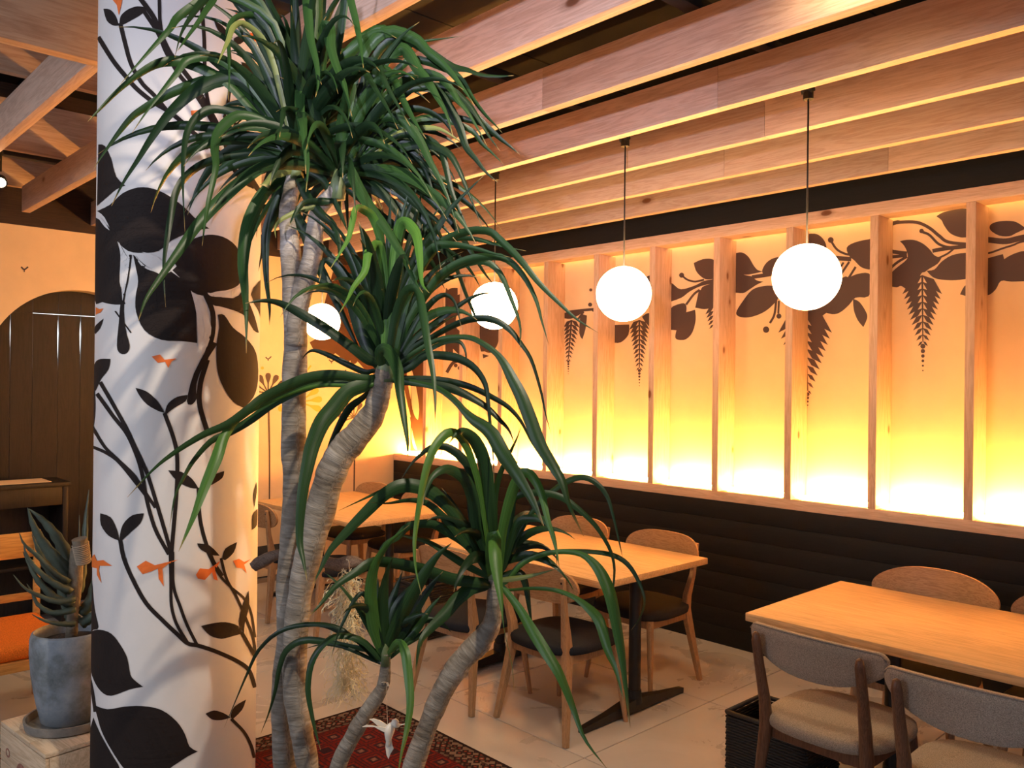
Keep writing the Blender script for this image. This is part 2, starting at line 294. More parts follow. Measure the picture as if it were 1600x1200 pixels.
def rugmat(w_, h_):
    mt, t, b = nt('oriental_rug_wool'); b.inputs['Roughness'].default_value = 0.95; b.inputs['Specular IOR Level'].default_value = 0.1
    uv = N(t, 'ShaderNodeUVMap'); sx = N(t, 'ShaderNodeSeparateXYZ'); t.links.new(uv.outputs[0], sx.inputs[0])
    def mth(op, a, b2=None, c=None):
        n = N(t, 'ShaderNodeMath', operation=op)
        for i, q in enumerate((a, b2, c)):
            if q is None: continue
            if hasattr(q, 'is_linked'): t.links.new(q, n.inputs[i])
            else: n.inputs[i].default_value = q
        return n.outputs[0]
    x, y = sx.outputs[0], sx.outputs[1]
    d = mth('MINIMUM', mth('MINIMUM', x, mth('SUBTRACT', w_, x)), mth('MINIMUM', y, mth('SUBTRACT', h_, y)))
    # small woven motifs
    vo = N(t, 'ShaderNodeTexVoronoi', distance='MANHATTAN', inputs={'Scale': 26.0, 'Randomness': 0.35}); t.links.new(uv.outputs[0], vo.inputs['Vector'])
    vb = N(t, 'ShaderNodeTexVoronoi', distance='CHEBYCHEV', inputs={'Scale': 9.0, 'Randomness': 0.15}); t.links.new(uv.outputs[0], vb.inputs['Vector'])
    wv = N(t, 'ShaderNodeTexWave', wave_type='BANDS', bands_direction='DIAGONAL', inputs={'Scale': 9.0, 'Distortion': 6.0, 'Detail': 2.0}); t.links.new(uv.outputs[0], wv.inputs['Vector'])
    field = ramp(t, vb.outputs['Distance'], [(0.0, (0.22, 0.11, 0.07)), (0.12, (0.04, 0.015, 0.02)), (0.24, (0.19, 0.018, 0.012)), (0.36, (0.05, 0.013, 0.014)), (0.42, (0.14, 0.012, 0.01)), (0.52, (0.03, 0.012, 0.014))])
    field.color_ramp.interpolation = 'CONSTANT'
    bord = ramp(t, vo.outputs['Distance'], [(0.0, (0.26, 0.17, 0.11)), (0.22, (0.20, 0.03, 0.02)), (0.42, (0.022, 0.014, 0.014)), (0.75, (0.2, 0.13, 0.09))])
    bord.color_ramp.interpolation = 'CONSTANT'
    bs = ramp(t, d, [(0.0, (0,0,0)), (0.012, (1,1,1)), (0.055, (0.3,)*3), (0.068, (1,1,1)), (0.12, (0.3,)*3), (0.135, (0.6,)*3)]); bs.color_ramp.interpolation = 'CONSTANT'
    mx = N(t, 'ShaderNodeMix', data_type='RGBA'); mx.inputs[6].default_value = (0.02, 0.01, 0.01, 1); t.links.new(bs.outputs[0], mx.inputs[0]); t.links.new(bord.outputs[0], mx.inputs[7])
    sel = mth('GREATER_THAN', d, 0.15)
    mx2 = N(t, 'ShaderNodeMix', data_type='RGBA'); t.links.new(sel, mx2.inputs[0]); t.links.new(mx.outputs[2], mx2.inputs[6])
    wr = ramp(t, wv.outputs['Fac'], [(0.0, (0.35,)*3), (0.3, (0,0,0)), (0.8, (0,0,0)), (1.0, (0.5,)*3)])
    mx3 = N(t, 'ShaderNodeMix', data_type='RGBA'); t.links.new(wr.outputs[0], mx3.inputs[0]); t.links.new(field.outputs[0], mx3.inputs[6]); mx3.inputs[7].default_value = (0.03, 0.014, 0.018, 1)
    t.links.new(mx3.outputs[2], mx2.inputs[7]); t.links.new(mx2.outputs[2], b.inputs['Base Color'])
    n = N(t, 'ShaderNodeTexNoise', inputs={'Scale': 250}); t.links.new(uv.outputs[0], n.inputs['Vector'])
    bp = N(t, 'ShaderNodeBump', inputs={'Strength': 0.6, 'Distance': 0.004}); t.links.new(n.outputs['Fac'], bp.inputs['Height']); t.links.new(bp.outputs[0], b.inputs['Normal'])
    return mt

# ================================================================== ROOM SHELL
XE, YW, YP = -6.857, 4.837, 5.04          # end wall, face of the stud wall, painted panel behind the studs
ZB = 2.90                                 # underside of the ceiling beams
floor = box('floor', (-8.2, -3.2, -0.12), (1.8, 5.3, -0.012), M['grout']); tag(floor, 'pale polished screed floor of large square slabs', None, None, 'structure')
TS = 1.022; tile_cache = None
tm = MB(); tm.box((-TS/2+.003, -TS/2+.003, -0.012), (TS/2-.003, TS/2-.003, 0)); tile_me = tm.mesh('tile', M['floor'], bevel=0.0015, seg=1)
x = -2.557 - 5*TS
while x < 1.0:
    y = 2.888 - 6*TS
    while y < YW:
        cx_, cy_ = x + TS/2, y + TS/2
        if cx_ > XE - 0.2:
            if cy_ + TS/2 < YW + 0.45:
                o = bpy.data.objects.new('tile', tile_me); COL.objects.link(o); o.parent = floor; o.location = (cx_, cy_, 0)
        y += TS
    x += TS
ceil = box('ceiling', (-8.2, -3.2, 3.86), (1.8, 5.3, 3.95), M['ceiling']); tag(ceil, 'black ceiling high above the pine beams', None, None, 'structure')
cp = MB(); cp.box((-.905, -.45, -0.012), (.905, .45, 0)); cpm = cp.mesh('panel', M['ceiling'], bevel=0.003, seg=1)
for i in range(5):
    for j in range(9):
        o = bpy.data.objects.new('panel', cpm); COL.objects.link(o); o.parent = ceil; o.location = (-7.2 + i*1.82 + .6, -2.6 + j*.91, 3.86)

# --- stud wall side
wall_back = box('wall_back', (-7.6, YP, 0), (1.8, YP+.12, 3.86), M['panel']); tag(wall_back, 'glowing cream back wall painted with a dark leaf garland behind pine studs', None, None, 'structure')
up = box('trim_1', (-7.0, YW+.005, 2.80), (1.8, YP-.001, 3.86), M['blackboard']); tag(up, 'black band of wall between pine frame and ceiling beams', None, None, 'structure')
dado = box('wall_back_lower', (XE, YW+.012, 0), (1.8, YP-.001, 0.955), M['blackboard']); tag(dado, 'black planked wall below the glowing pine frame', None, None, 'structure')
for k in range(8):
    z0 = k*0.1195
    cbox('plank', ((XE+1.8)/2, YW+.006, z0+.0585), (1.8-XE-.002, .012, .1183), M['blackboard'], dado, 0.0006)
# --- pine frame
frame = empty('stud_frame', (0, YW, 0)); tag(frame, 'knotty pine frame of upright studs glowing along the black wall', 'wall frame')
def fpart(name, a, b, mat, bevel=0.002):
    c = ((a[0]+b[0])/2, (a[1]+b[1])/2 - YW, (a[2]+b[2])/2)
    return cbox(name, c, (b[0]-a[0], b[1]-a[1], b[2]-a[2]), mat, frame, bevel)
LEDGE = 1.02
fpart('ledge', (XE+.002, YW-.004, 0.957), (1.8, YP, LEDGE), M['rail'])
FX0 = -6.435
fpart('top_rail', (FX0, YW-.002, 2.725), (1.8, YP-.05, 2.80), M['rail'])
fpart('rear_batten', (FX0, YP-.05, 2.755), (1.8, YP-.001, 2.80), M['rail'])
studx = [-1.592, -2.109, -2.638, -3.167, -3.704, -4.237, -4.776, -5.32, -5.848, -6.385]
studx = [-1.066 + 0.53, -1.066] + studx
studs = [(x_, x_ + 0.048) for x_ in studx] + [(0.0, 0.048), (0.53, .578), (1.06, 1.108)]
for a, b in studs: fpart('stud', (a - .0, YW, LEDGE), (b, YP-.001, 2.7245), M['stud'])
led = empty('led_strip_light', (0, YP, LEDGE)); tag(led, 'warm strip lights hidden low behind the pine frame', 'strip light')
M['topled'] = plain('top_led_line', (1,1,1), .5, emit=(1.0, 0.60, 0.20), estr=2.0)
for i_ in range(1):
    cbox('top_light_line', ((FX0+1.7)/2, -.026, 1.729), (1.7-FX0-.06, .045, .006), M['topled'], led)
xs = sorted([XE] + [a for a, b in studs] + [1.7])
for i in range(len(xs)-1):
    a = xs[i] + (.05 if i else .02); b = xs[i+1] - .01
    cbox('light_strip', ((a+b)/2, -.08, .012), (b-a, .022, .014), M['ledm'], led)

# --- end wall with the arch
AY, AZ, AR = 1.943, 1.775, 0.628
q = MB(); XT = 0.14
def quad(y0, z0, y1, z1, zt0, zt1, x):
    q.add([(x, y0, z0), (x, y1, z1), (x, y1, zt1), (x, y0, zt0)], [(0,1,2,3)])
ZT = 2.84
for xx in (XE, XE-XT):
    quad(-3.2, 0, AY-AR, 0, ZT, ZT, xx); quad(AY+AR, 0, YP, 0, ZT, ZT, xx)
    n = 40
    for k in range(n):
        a0, a1 = math.pi*(1-k/n), math.pi*(1-(k+1)/n)
        quad(AY+AR*math.cos(a0), AZ+AR*math.sin(a0), AY+AR*math.cos(a1), AZ+AR*math.sin(a1), ZT, ZT, xx)
prof = [(AY-AR, 0)] + [(AY+AR*math.cos(math.pi*(1-k/40)), AZ+AR*math.sin(math.pi*(1-k/40))) for k in range(41)] + [(AY+AR, 0)]
for (y0, z0), (y1, z1) in zip(prof, prof[1:]):
    q.add([(XE, y0, z0), (XE, y1, z1), (XE-XT, y1, z1), (XE-XT, y0, z0)], [(0,1,2,3)])
wall_left = q.build('wall_left', M['endwall'], smooth=30); tag(wall_left, 'cream plaster end wall with arch and painted trees', None, None, 'structure')
tt = box('trim_2', (XE-XT, -3.2, ZT), (XE+.012, YP, 3.86), M['browntrim']); tag(tt, 'dark brown timber band above the cream end wall', None, None, 'structure')
# door of dark boards behind the arch
door = box('door_1', (-7.075, 1.0, 0), (-7.065, 2.9, 2.6), M['darkwood']); tag(door, 'dark board door panel filling the arched opening', None, None, 'structure')
bpy.data.objects.remove(door)
door = empty('door_1', (-7.03, AY, 0)); tag(door, 'dark board door panel filling the arched opening', None, None, 'structure')
edges = [1.22, 1.512, 1.659, 1.833, 1.991, 2.16, 2.33, 2.50, 2.68]
def board(y0, y1, z0, z1, g0, g1):
    """upright board whose edges hollow slightly where light shows between boards"""
    n = 16; vs = []; fs = []
    for k in range(n+1):
        z = z0 + (z1-z0)*k/n
        def gap(g): 
            if not g: return 0.0012
            c, hw, amp = g; return 0.0012 + amp*max(0, 1-((z-c)/hw)**2)
        for yy in (y0 + gap(g0) - AY, y1 - gap(g1) - AY):
            vs += [(0, yy, z), (-.02, yy, z)]
    for k in range(n):
        i = k*4; j = i+4
        fs += [(i, i+2, j+2, j), (i+1, j+1, j+3, i+3), (i, j, j+1, i+1), (i+2, i+3, j+3, j+2)]
    fs += [(0,1,3,2), (n*4, n*4+2, n*4+3, n*4+1)]
    qq = MB(); qq.add(vs, fs); return qq.build('board', M['darkwood'], door)
gp = {1.512: (2.03, .10, .0035), 1.833: (2.04, .13, .006), 1.991: (2.05, .13, .0065)}
for y0, y1 in zip(edges, edges[1:]):
    board(y0, y1, 0.0, 2.219, gp.get(y0), gp.get(y1)); board(y0, y1, 2.2235 if y0 >= 1.65 else 2.2195, 2.6, None, None)
pane = box('gap_glow_sheet', (-7.16, 1.45, 1.80), (-7.15, 2.6, 2.32), M['daylight']); tag(pane, 'added glowing sheet that makes gaps of the board door show bright', None, None, 'structure')  # emissive sheet added behind the boards so their gaps look daylit

# ================================================================== MURALS
def fill(poly):
    tris = geometry.tessellate_polygon([[Vector((p[0], p[1], 0)) for p in poly]])
    return [[poly[i] for i in t] for t in tris]
def smooth_poly(poly, k=3):
    """closed Catmull-Rom, keeping sharp corners sharp"""
    n = len(poly); out = []
    P = [Vector((p[0], p[1])) for p in poly]
    def corner(i):
        a = (P[i]-P[i-1]); b = (P[(i+1) % n]-P[i])
        return a.length == 0 or b.length == 0 or a.normalized().dot(b.normalized()) < 0.25
    for i in range(n):
        p0, p1, p2, p3 = P[i-1], P[i], P[(i+1)%n], P[(i+2)%n]
        t1 = Vector((0,0)) if corner(i) else (p2-p0)*.5
        t2 = Vector((0,0)) if corner((i+1)%n) else (p3-p1)*.5
        for j in range(k):
            t = j/k; h = (2*t**3-3*t*t+1, t**3-2*t*t+t, -2*t**3+3*t*t, t**3-t*t)
            q_ = p1*h[0] + t1*h[1] + p2*h[2] + t2*h[3]; out.append((q_.x, q_.y))
    return out
def stroke(pts, w0, w1=None):
    P = catmull([Vector(p) for p in pts], max(8, len(pts)*4)); w1 = w0 if w1 is None else w1; L = []; Rr = []
    for i, p in enumerate(P):
        t = (P[min(i+1, len(P)-1)] - P[max(i-1, 0)]); 
        if t.length == 0: t = Vector((1, 0))
        t.normalize(); ww = (w0 + (w1-w0)*i/(len(P)-1))/2; nn = Vector((-t.y, t.x))*ww
        L.append(p+nn); Rr.append(p-nn)
    out = []
    for i in range(len(P)-1):
        a, b, c, d = L[i], L[i+1], Rr[i+1], Rr[i]
        out += [[(a.x,a.y),(b.x,b.y),(c.x,c.y)], [(a.x,a.y),(c.x,c.y),(d.x,d.y)]]
    return out
def disc(c, r, n=12): return [(c[0]+r*math.cos(2*math.pi*k/n), c[1]+r*math.sin(2*math.pi*k/n)) for k in range(n)]
def split(tri, mx):
    st = [tri]; out = []
    while st:
        t = st.pop(); ls = [math.dist(t[i], t[(i+1)%3]) for i in range(3)]; k = max(range(3), key=lambda i: ls[i])
        if ls[k] <= mx or len(out) > 20000: out.append(t); continue
        a, b, c = t[k], t[(k+1)%3], t[(k+2)%3]; mid = ((a[0]+b[0])/2, (a[1]+b[1])/2)
        st += [[a, mid, c], [mid, b, c]]
    return out
def paint(name, tris, proj, mat, parent, mx=None):
    qq = MB(); 
    for t in tris:
        for s in (split(t, mx) if mx else [t]):
            vs = [proj(*p) for p in s]
            pull = (CAM - vs[0]).normalized()*(.00013*(len(qq.f) % 9)); vs = [v_ + pull for v_ in vs]
            qq.add(vs, [(0,1,2)])
    return qq.build(name, mat, parent, smooth=True)
# --- column
ang = math.radians(-21.78); DC = 3.10; CR = DC*math.sin(math.radians(4.885))
CC = CAM + F*(DC*math.cos(ang)) + RT*(DC*math.sin(ang)); CC.z = 0
q = MB(); n = 96
vs = []; 
for z in (0, 3.86):
    for k in range(n): a = 2*math.pi*k/n; vs.append((CC.x+CR*math.cos(a), CC.y+CR*math.sin(a), z))
q.add(vs, [(k, (k+1)%n, n+(k+1)%n, n+k) for k in range(n)])
column = q.build('column', M['colpaint'], smooth=True); tag(column, 'thick round white column painted with black vines and orange fish', None, None, 'structure')
CAMC = Vector((CAM.x-CC.x, CAM.y-CC.y))
def oncol(u, v):
    r = ray(u, v); d = Vector((r.x, r.y)); a = d.dot(d); b = 2*CAMC.dot(d); 
    def hit(rad):
        c = CAMC.dot(CAMC)-rad*rad; return b*b-4*a*c, c
    D_, c = hit(CR)
    if D_ < 0:
        t = -b/(2*a)              # silhouette: wrap onto the edge
    else: t = (-b-math.sqrt(D_))/(2*a)
    p = CAM + r*t; h = Vector((p.x-CC.x, p.y-CC.y)); h = h.normalized()*(CR+oncol.off)
    return Vector((CC.x+h.x, CC.y+h.y, p.z))
oncol.off = 0.0010
leafs = [
 [(154,226),(164,228),(174,248),(182,276),(196,290),(182,296),(168,308),(152,322)],
 [(152,330),(172,320),(192,302),(216,293),(240,295),(264,306),(288,324),(308,344),(327,357),(300,362),(268,376),(248,392),(224,395),(200,392),(180,372),(164,340)],
 [(150,340),(168,352),(182,374),(188,400),(187,440),(196,475),(180,476),(160,472),(148,464)],
 [(208,398),(240,424),(260,428),(276,416),(268,400),(280,384),(300,374),(324,367),(348,370),(368,384),(378,408),(376,440),(360,452),(336,456),(316,462),(300,456),(306,480),(307,512),(308,536),(284,533),(252,531),(226,516),(213,488),(212,464),(216,440),(212,416)],
 [(202,398),(206,398),(202,432),(194,472),(196,512),(203,540),(198,552),(188,552),(183,540),(186,504),(189,472),(198,432)],
 [(340,492),(350,492),(364,512),(384,528),(400,552),(403,592),(396,620),(380,637),(364,628),(348,604),(339,576),(338,540),(342,512)],
 [(316,458),(364,466),(380,450),(388,470),(398,496),(404,520),(396,516),(380,492),(348,480),(332,476)],
 [(330,533),(303,583),(292,627),(300,632),(307,623),(307,600),(317,573),(340,537)],
 [(392,460),(408,436),(410,500)],
 [(162,14),(172,15),(181,25),(186,40),(177,40),(167,32)], [(187,37),(189,25),(200,15),(215,10),(229,12),(222,22),(207,31),(192,39)],
 [(334,32),(347,40),(356,52),(350,55),(340,47)], [(365,60),(375,56),(384,61),(375,69),(366,67)], [(377,97),(390,102),(399,117),(390,120),(380,110)],
 [(149,567),(157,561),(173,561),(170,577),(158,593),(150,610),(146,610),(146,583)], [(149,510),(162,498),(157,513),(149,522)],
 [(212,606),(230,612),(247,628),(257,645),(247,642),(230,632),(218,618)], [(258,643),(263,630),(277,620),(293,617),(290,627),(273,637),(260,647)],
 [(263,735),(283,737),(300,748),(310,763),(297,762),(277,752)], [(327,757),(333,743),(350,736),(347,747),(330,758)],
 [(157,802),(173,808),(183,827),(187,845),(170,837),(158,820)], [(187,842),(192,820),(207,805),(225,802),(220,817),(203,833),(190,845)],
 [(308,849),(327,852),(343,868),(330,867),(313,858)], [(347,872),(352,857),(370,847),(365,863),(352,875)],
 [(314,978),(331,974),(352,972),(372,978),(378,990),(363,994),(346,998),(328,993)], [(373,975),(378,946),(388,923),(389,946),(382,975),(381,990)],
 [(138,996),(145,986),(158,984),(174,990),(188,1007),(199,1028),(204,1054),(212,1064),(224,1073),(203,1077),(174,1087),(158,1080),(146,1060),(139,1031)],
 [(147,1101),(168,1108),(194,1104),(223,1103),(252,1109),(276,1127),(289,1147),(296,1166),(309,1174),(293,1182),(270,1197),(247,1212),(217,1213),(197,1204),(174,1171),(159,1142),(152,1118)],
 [(146,1121),(159,1150),(177,1182),(188,1203),(190,1245),(131,1245),(133,1165),(143,1133)],
 [(321,1115),(334,1110),(349,1114),(360,1121),(346,1125),(331,1124)], [(360,1118),(366,1104),(384,1093),(378,1109),(363,1124)],
 [(400,753),(401,767),(397,793),(395,773)], [(402,795),(401,820),(393,828),(394,805)],
 [(138,840),(142,850),(144,900),(148,950),(154,980),(146,984),(138,990)]]
strokes_ = [
 ([(154,58),(177,95),(197,120),(215,140),(240,160),(260,172),(280,187),(305,210),(340,237),(365,252),(390,280),(404,298)],7),
 ([(188,36),(195,65),(205,100),(222,130),(242,150),(260,172)],6.5), ([(218,-4),(240,27),(252,55),(267,85),(290,115),(305,135),(320,160),(337,190),(352,225),(360,255),(380,282),(397,292)],7.5),
 ([(224,16),(247,52),(260,82),(280,117),(300,140),(320,170),(337,200)],6.5), ([(249,-4),(250,32),(254,58)],5.5), ([(315,10),(319,62),(320,120),(324,155),(332,185)],6),
 ([(357,60),(360,112),(357,155),(350,184)],4.5), ([(367,192),(377,232),(390,270),(405,297)],4.5), ([(348,45),(362,60)],3), ([(384,112),(398,122),(403,135)],4),
 ([(320,458),(332,488),(332,520),(326,544),(316,576)],8), ([(324,562),(313,600),(312,633),(324,675)],8), ([(180,486),(205,520)],2),
 ([(152,615),(177,650),(198,677),(213,710),(222,740),(230,783),(243,827),(264,866)],6), ([(157,597),(180,637),(198,670),(212,700),(230,740),(245,787),(257,827),(267,862)],6),
 ([(145,667),(163,697),(183,717),(207,740),(223,763),(243,793)],5), ([(145,698),(167,708),(187,723),(213,755),(230,777)],5),
 ([(257,645),(272,687),(277,717),(276,767),(272,817),(268,867),(268,900)],6.5), ([(310,762),(312,807),(320,843),(333,877),(347,900)],6),
 ([(188,843),(194,873),(209,908),(229,943),(255,970),(276,990),(293,1005),(311,1009),(340,1019),(372,1034),(389,1048),(398,1074)],6.5),
 ([(266,862),(267,908),(268,946),(276,975),(293,1004)],5), ([(270,862),(271,914),(282,949),(293,978),(308,1008)],5), ([(318,850),(340,894),(360,917),(381,935),(392,958),(398,996)],4),
 ([(345,872),(354,905),(369,932),(384,967),(395,996),(399,1025)],4.5), ([(377,988),(398,1025)],6), ([(139,1054),(145,1083),(149,1112)],5), ([(361,1123),(381,1144),(392,1165),(397,1184)],5),
 ([(147,600),(148,640),(145,670)],3)]
def tocol(u, v):
    p = oncol(u, v); return (math.atan2(p.y-CC.y, p.x-CC.x)*CR, p.z)
def colpt(s_, z): a = s_/CR; return Vector((CC.x+math.cos(a)*(CR+oncol.off), CC.y+math.sin(a)*(CR+oncol.off), z))
tris = []
for p in leafs: tris += fill([tocol(*a) for a in smooth_poly(p)])
for p, w_ in strokes_: tris += [[tocol(*a) for a in t] for t in stroke(p, w_)]
paint('painted_vine', tris, colpt, M['muralcol'], column, .02)
oncol.off = 0.0016
slits = [[(178+33,490-92),(225,414),(249,425),(236,423),(220,414)], [(222,394),(246,401),(281,434),(262,420),(242,402)], [(298,454),(306,461),(316,470),(322,490),(330,512),(324,540),(312,560),(309,534),(308,500),(304,476)],
         [(154,340),(164,354),(172,360),(166,350),(158,340)], [(324,457),(350,459),(378,446),(377,451),(352,463),(330,463)], [(186,378),(198,400),(203,402),(200,430),(192,470),(190,440),(190,400)]]
tris = []
for p in slits: tris += fill([tocol(*a) for a in smooth_poly(p)])
paint('painted_slit', tris, colpt, M['colpaint'], column, .02)
oncol.off = 0.0014
fishes = [[(143,872),(148,866),(152,876),(162,875),(176,884),(165,884),(156,884),(155,891),(159,911),(152,898),(152,888),(144,885)],
 [(214,885),(228,876),(242,883),(258,879),(279,874),(263,881),(254,888),(256,916),(248,904),(247,888),(236,893),(223,897)],
 [(306,898),(312,888),(326,889),(344,876),(336,891),(340,907),(334,905),(331,894),(320,906),(309,904)],
 [(364,876),(373,873),(381,878),(392,873),(381,882),(385,896),(378,888),(369,887)],
 [(237,557),(250,554),(257,562),(276,560),(268,565),(263,575),(258,565),(247,567)],
 [(150,480),(156,483),(162,482),(158,488),(150,492)], [(367,20),(378,18),(381,25),(372,27)], [(390,52),(397,51),(401,64),(393,65)], [(298,173),(312,172),(314,182),(305,186),(299,180)],
 [(360,200),(375,195),(388,205),(380,215),(365,210)], [(175,-2),(192,-2),(190,8),(186,24),(183,8)]]
for p in fishes: paint('painted_fish', fill([tocol(*a) for a in p]), colpt, M['fish'], column, .02)

# --- garland on the glowing panel
def onpanel(u, v): return at_y(u, v, YP - 0.0012)
L = [
 [(1394,346),(1403,344),(1411,346),(1404,349),(1394,353)],
 [(1463,338),(1473,332),(1487,328.5),(1508,326),(1530,332),(1532,368),(1508,371),(1497,370),(1484,364),(1475,352),(1471,344)],
 [(1406,377),(1415,375),(1428,375),(1441,380),(1452,389),(1460,399),(1471,403),(1465,412),(1452,420),(1445,425),(1439,428),(1431,449),(1425,460),(1409,447),(1401,449),(1388,445),(1388,433),(1399,420),(1417,405),(1417,393),(1412,383)],
 [(1448,423),(1460,421),(1471,409),(1487,399),(1508,395),(1530,396),(1532,430),(1508,436),(1487,438),(1465,436),(1455,431)],
 [(1500,460),(1507,447),(1515,445),(1515,464)],
 [(1547,352),(1556,347),(1572,345),(1588,347),(1603,357),(1588,364),(1577,369),(1561,368),(1548,360)],
 [(1530,408),(1545,403),(1567,397),(1569,405),(1583,397),(1605,392),(1640,400),(1655,418),(1640,436),(1605,439),(1580,440),(1564,439),(1556,452),(1545,461),(1532,462)],
 [(1610,345),(1640,330),(1675,338),(1690,360),(1660,372),(1625,368)],
 [(1258,366),(1273,365),(1283,370),(1290,380),(1292,393),(1258,398)],
 [(1323,387),(1335,379),(1357,374),(1366,376),(1368,420),(1357,421),(1345,417),(1335,407),(1327,400)],
 [(1313,436),(1321,432),(1327,433),(1340,428),(1357,427),(1364,440),(1357,463),(1337,465),(1327,476),(1313,488),(1300,491),(1284,486),(1290,450)],
 [(1333,467),(1343,472),(1353,487),(1355,497),(1349,511),(1340,500),(1334,484)],
 [(1264,486),(1290,478),(1296,485),(1275,500),(1262,500)],
 [(1152,395),(1161,395),(1170,402),(1177,414),(1184,422),(1193,424),(1170,429),(1158,428),(1148,423),(1146,400)],
 [(1148,424),(1165,430),(1175,432),(1182,438),(1193,440),(1182,445),(1170,453),(1161,458),(1148,457)],
 [(1191,422),(1198,410),(1210,403),(1226,402),(1236,415),(1228,430),(1193,430)],
 [(1152,493),(1151,486),(1161,470),(1175,453),(1193,447),(1210,448),(1217,463),(1207,477),(1193,488),(1175,495),(1161,496)],
 [(1084,411),(1098,405),(1113,405),(1124,414),(1120,434),(1113,436),(1102,436),(1093,430),(1087,422)],
 [(1046,440),(1052,444),(1064,452),(1086,446),(1100,439),(1118,436),(1118,442),(1095,447),(1077,456),(1065,465),(1046,472)],
 [(1095,453),(1100,447),(1118,441),(1120,470),(1113,480),(1100,483),(1089,481),(1091,470)],
 [(1046,484),(1065,474),(1072,477),(1072,488),(1086,484),(1087,500),(1082,519),(1072,530),(1060,531),(1055,527),(1057,516),(1046,515)],
 [(958,508),(983,507),(982,523),(970,535),(958,535)], [(1003,495),(1013,489),(1024,494),(1020,508),(1013,509)], [(1003,440),(1016,430),(1024,445),(1013,470)],
 [(907,490),(917,493),(915,513),(910,530),(905,520)], [(880,489),(898,486),(915,484),(905,492),(892,498),(880,497)],
 [(750,480),(780,478),(782,510),(780,527),(776,541),(767,551),(757,549),(750,543)], [(754,553),(764,556),(755,560)],
 [(696,458),(700,453),(706,450),(715,450),(715,461),(720,459),(720,490),(713,494),(713,512),(719,519),(720,545),(717,554),(708,545),(700,550),(696,554)],
 [(735,470),(748,462),(752,480),(740,490)],
]
S = [([(1394.7,349),(1409,347),(1433,347.5),(1452,356),(1468,369),(1484,378.7),(1530,383)],5), ([(1440,362),(1452,367),(1465,380),(1476,385),(1487,387)],4),
 ([(1388,392),(1400,394),(1417,396)],6), ([(1388,402),(1417,399)],5), ([(1388,422),(1402,410),(1417,401)],4), ([(1457,392),(1481,388),(1530,383)],6), ([(1465,404),(1481,396),(1492,387)],3),
 ([(1530,374),(1547,375),(1572,377),(1600,371),(1650,365)],9), ([(1530,398),(1547,395),(1567,388),(1583,383),(1600,377),(1650,372)],3),
 ([(1298,376),(1308,390),(1322,397),(1332,398)],3.5), ([(1290,402),(1330,405)],7), ([(1337,417),(1325,436)],3.5), ([(1327,409),(1313,430)],3.5), ([(1318,410),(1306,430)],3),
 ([(1175,433),(1195,430),(1226,425)],6), ([(1213,467),(1210,491),(1203,505)],3.5), ([(1217,470),(1216,490)],3), ([(1066,431),(1074,437),(1086,440),(1100,437)],3),
 ([(1072,476),(1084,460),(1093,453)],3.5), ([(1088,481),(1094,453)],3.5), ([(885,488),(907,485),(932,483)],4), ([(902,500),(912,487)],3), ([(698,582),(708,567),(722,562)],5), ([(707,530),(706,562)],2.5), ([(1000,480),(985,500)],5),
 ([(1226,428),(1264,420),(1300,402)],8), ([(1113,440),(1150,430)],7), ([(1357,405),(1395,400)],7), ([(926,484),(965,500)],5)]
tris = []
for p in L: tris += fill(smooth_poly(p))
for p, w_ in S: tris += stroke(p, w_)
for c, r in (((1440,361),3.6), ((1298,375),4.6), ((1197,515),5), ((1217,494),4), ((1065,430),4), ((923,453),2.5), ((922,476),3.2), ((851,495),2.2), ((712,571),3), ((718,575),3), ((704,549),3)): tris += fill(disc(c, r))
def fern(x0, y0, x1, y1, l0, l1, nn, dots=6):
    out = []
    for k in range(nn):
        t = k/(nn-1); cx_, cy_ = x0+(x1-x0)*t, y0+(y1-y0)*t; l = l0+(l1-l0)*t
        for s in (-1, 1):
            dx, dy = s*l, l*0.95 if l > 10 else l
            a = Vector((cx_, cy_)); b = a + Vector((dx, dy)); nv = Vector((-dy, dx)).normalized()*l*0.20*s
            out += fill([tuple(a), tuple(a*.6+b*.4-nv*1.3), tuple(b), tuple(a*.5+b*.5+nv*1.0)])
    out += stroke([(x0, y0), ((x0+x1)/2, (y0+y1)/2), (x1, y1)], 3, 1.5)
    r = l1*0.5
    for k in range(dots):
        out += fill(disc((x1, y1 + l1*1.0 + k*l1*0.95), r*(1-k/dots*.85), 8))
    return out
tris += fern(1441,430,1442,533,31,8,11) + fern(1258,480,1262,610,42,6,11,4) + fern(999,500,999,574,16,5,11) + fern(893,500,888,561,13,4,10) + fern(1116,478,1115,507,14,7,5,0)
paint('painted_garland', tris, onpanel, M['mural'], wall_back)
# the garland goes on beyond the frame of the picture, the same stencil set four bays further along
paint('painted_garland', [t_ for t_ in tris if min(p_[0] for p_ in t_) > 1105 and max(p_[0] for p_ in t_) < 1535], lambda u, v: onpanel(u, v) + Vector((2.12, 0, 0)), M['mural'], wall_back)

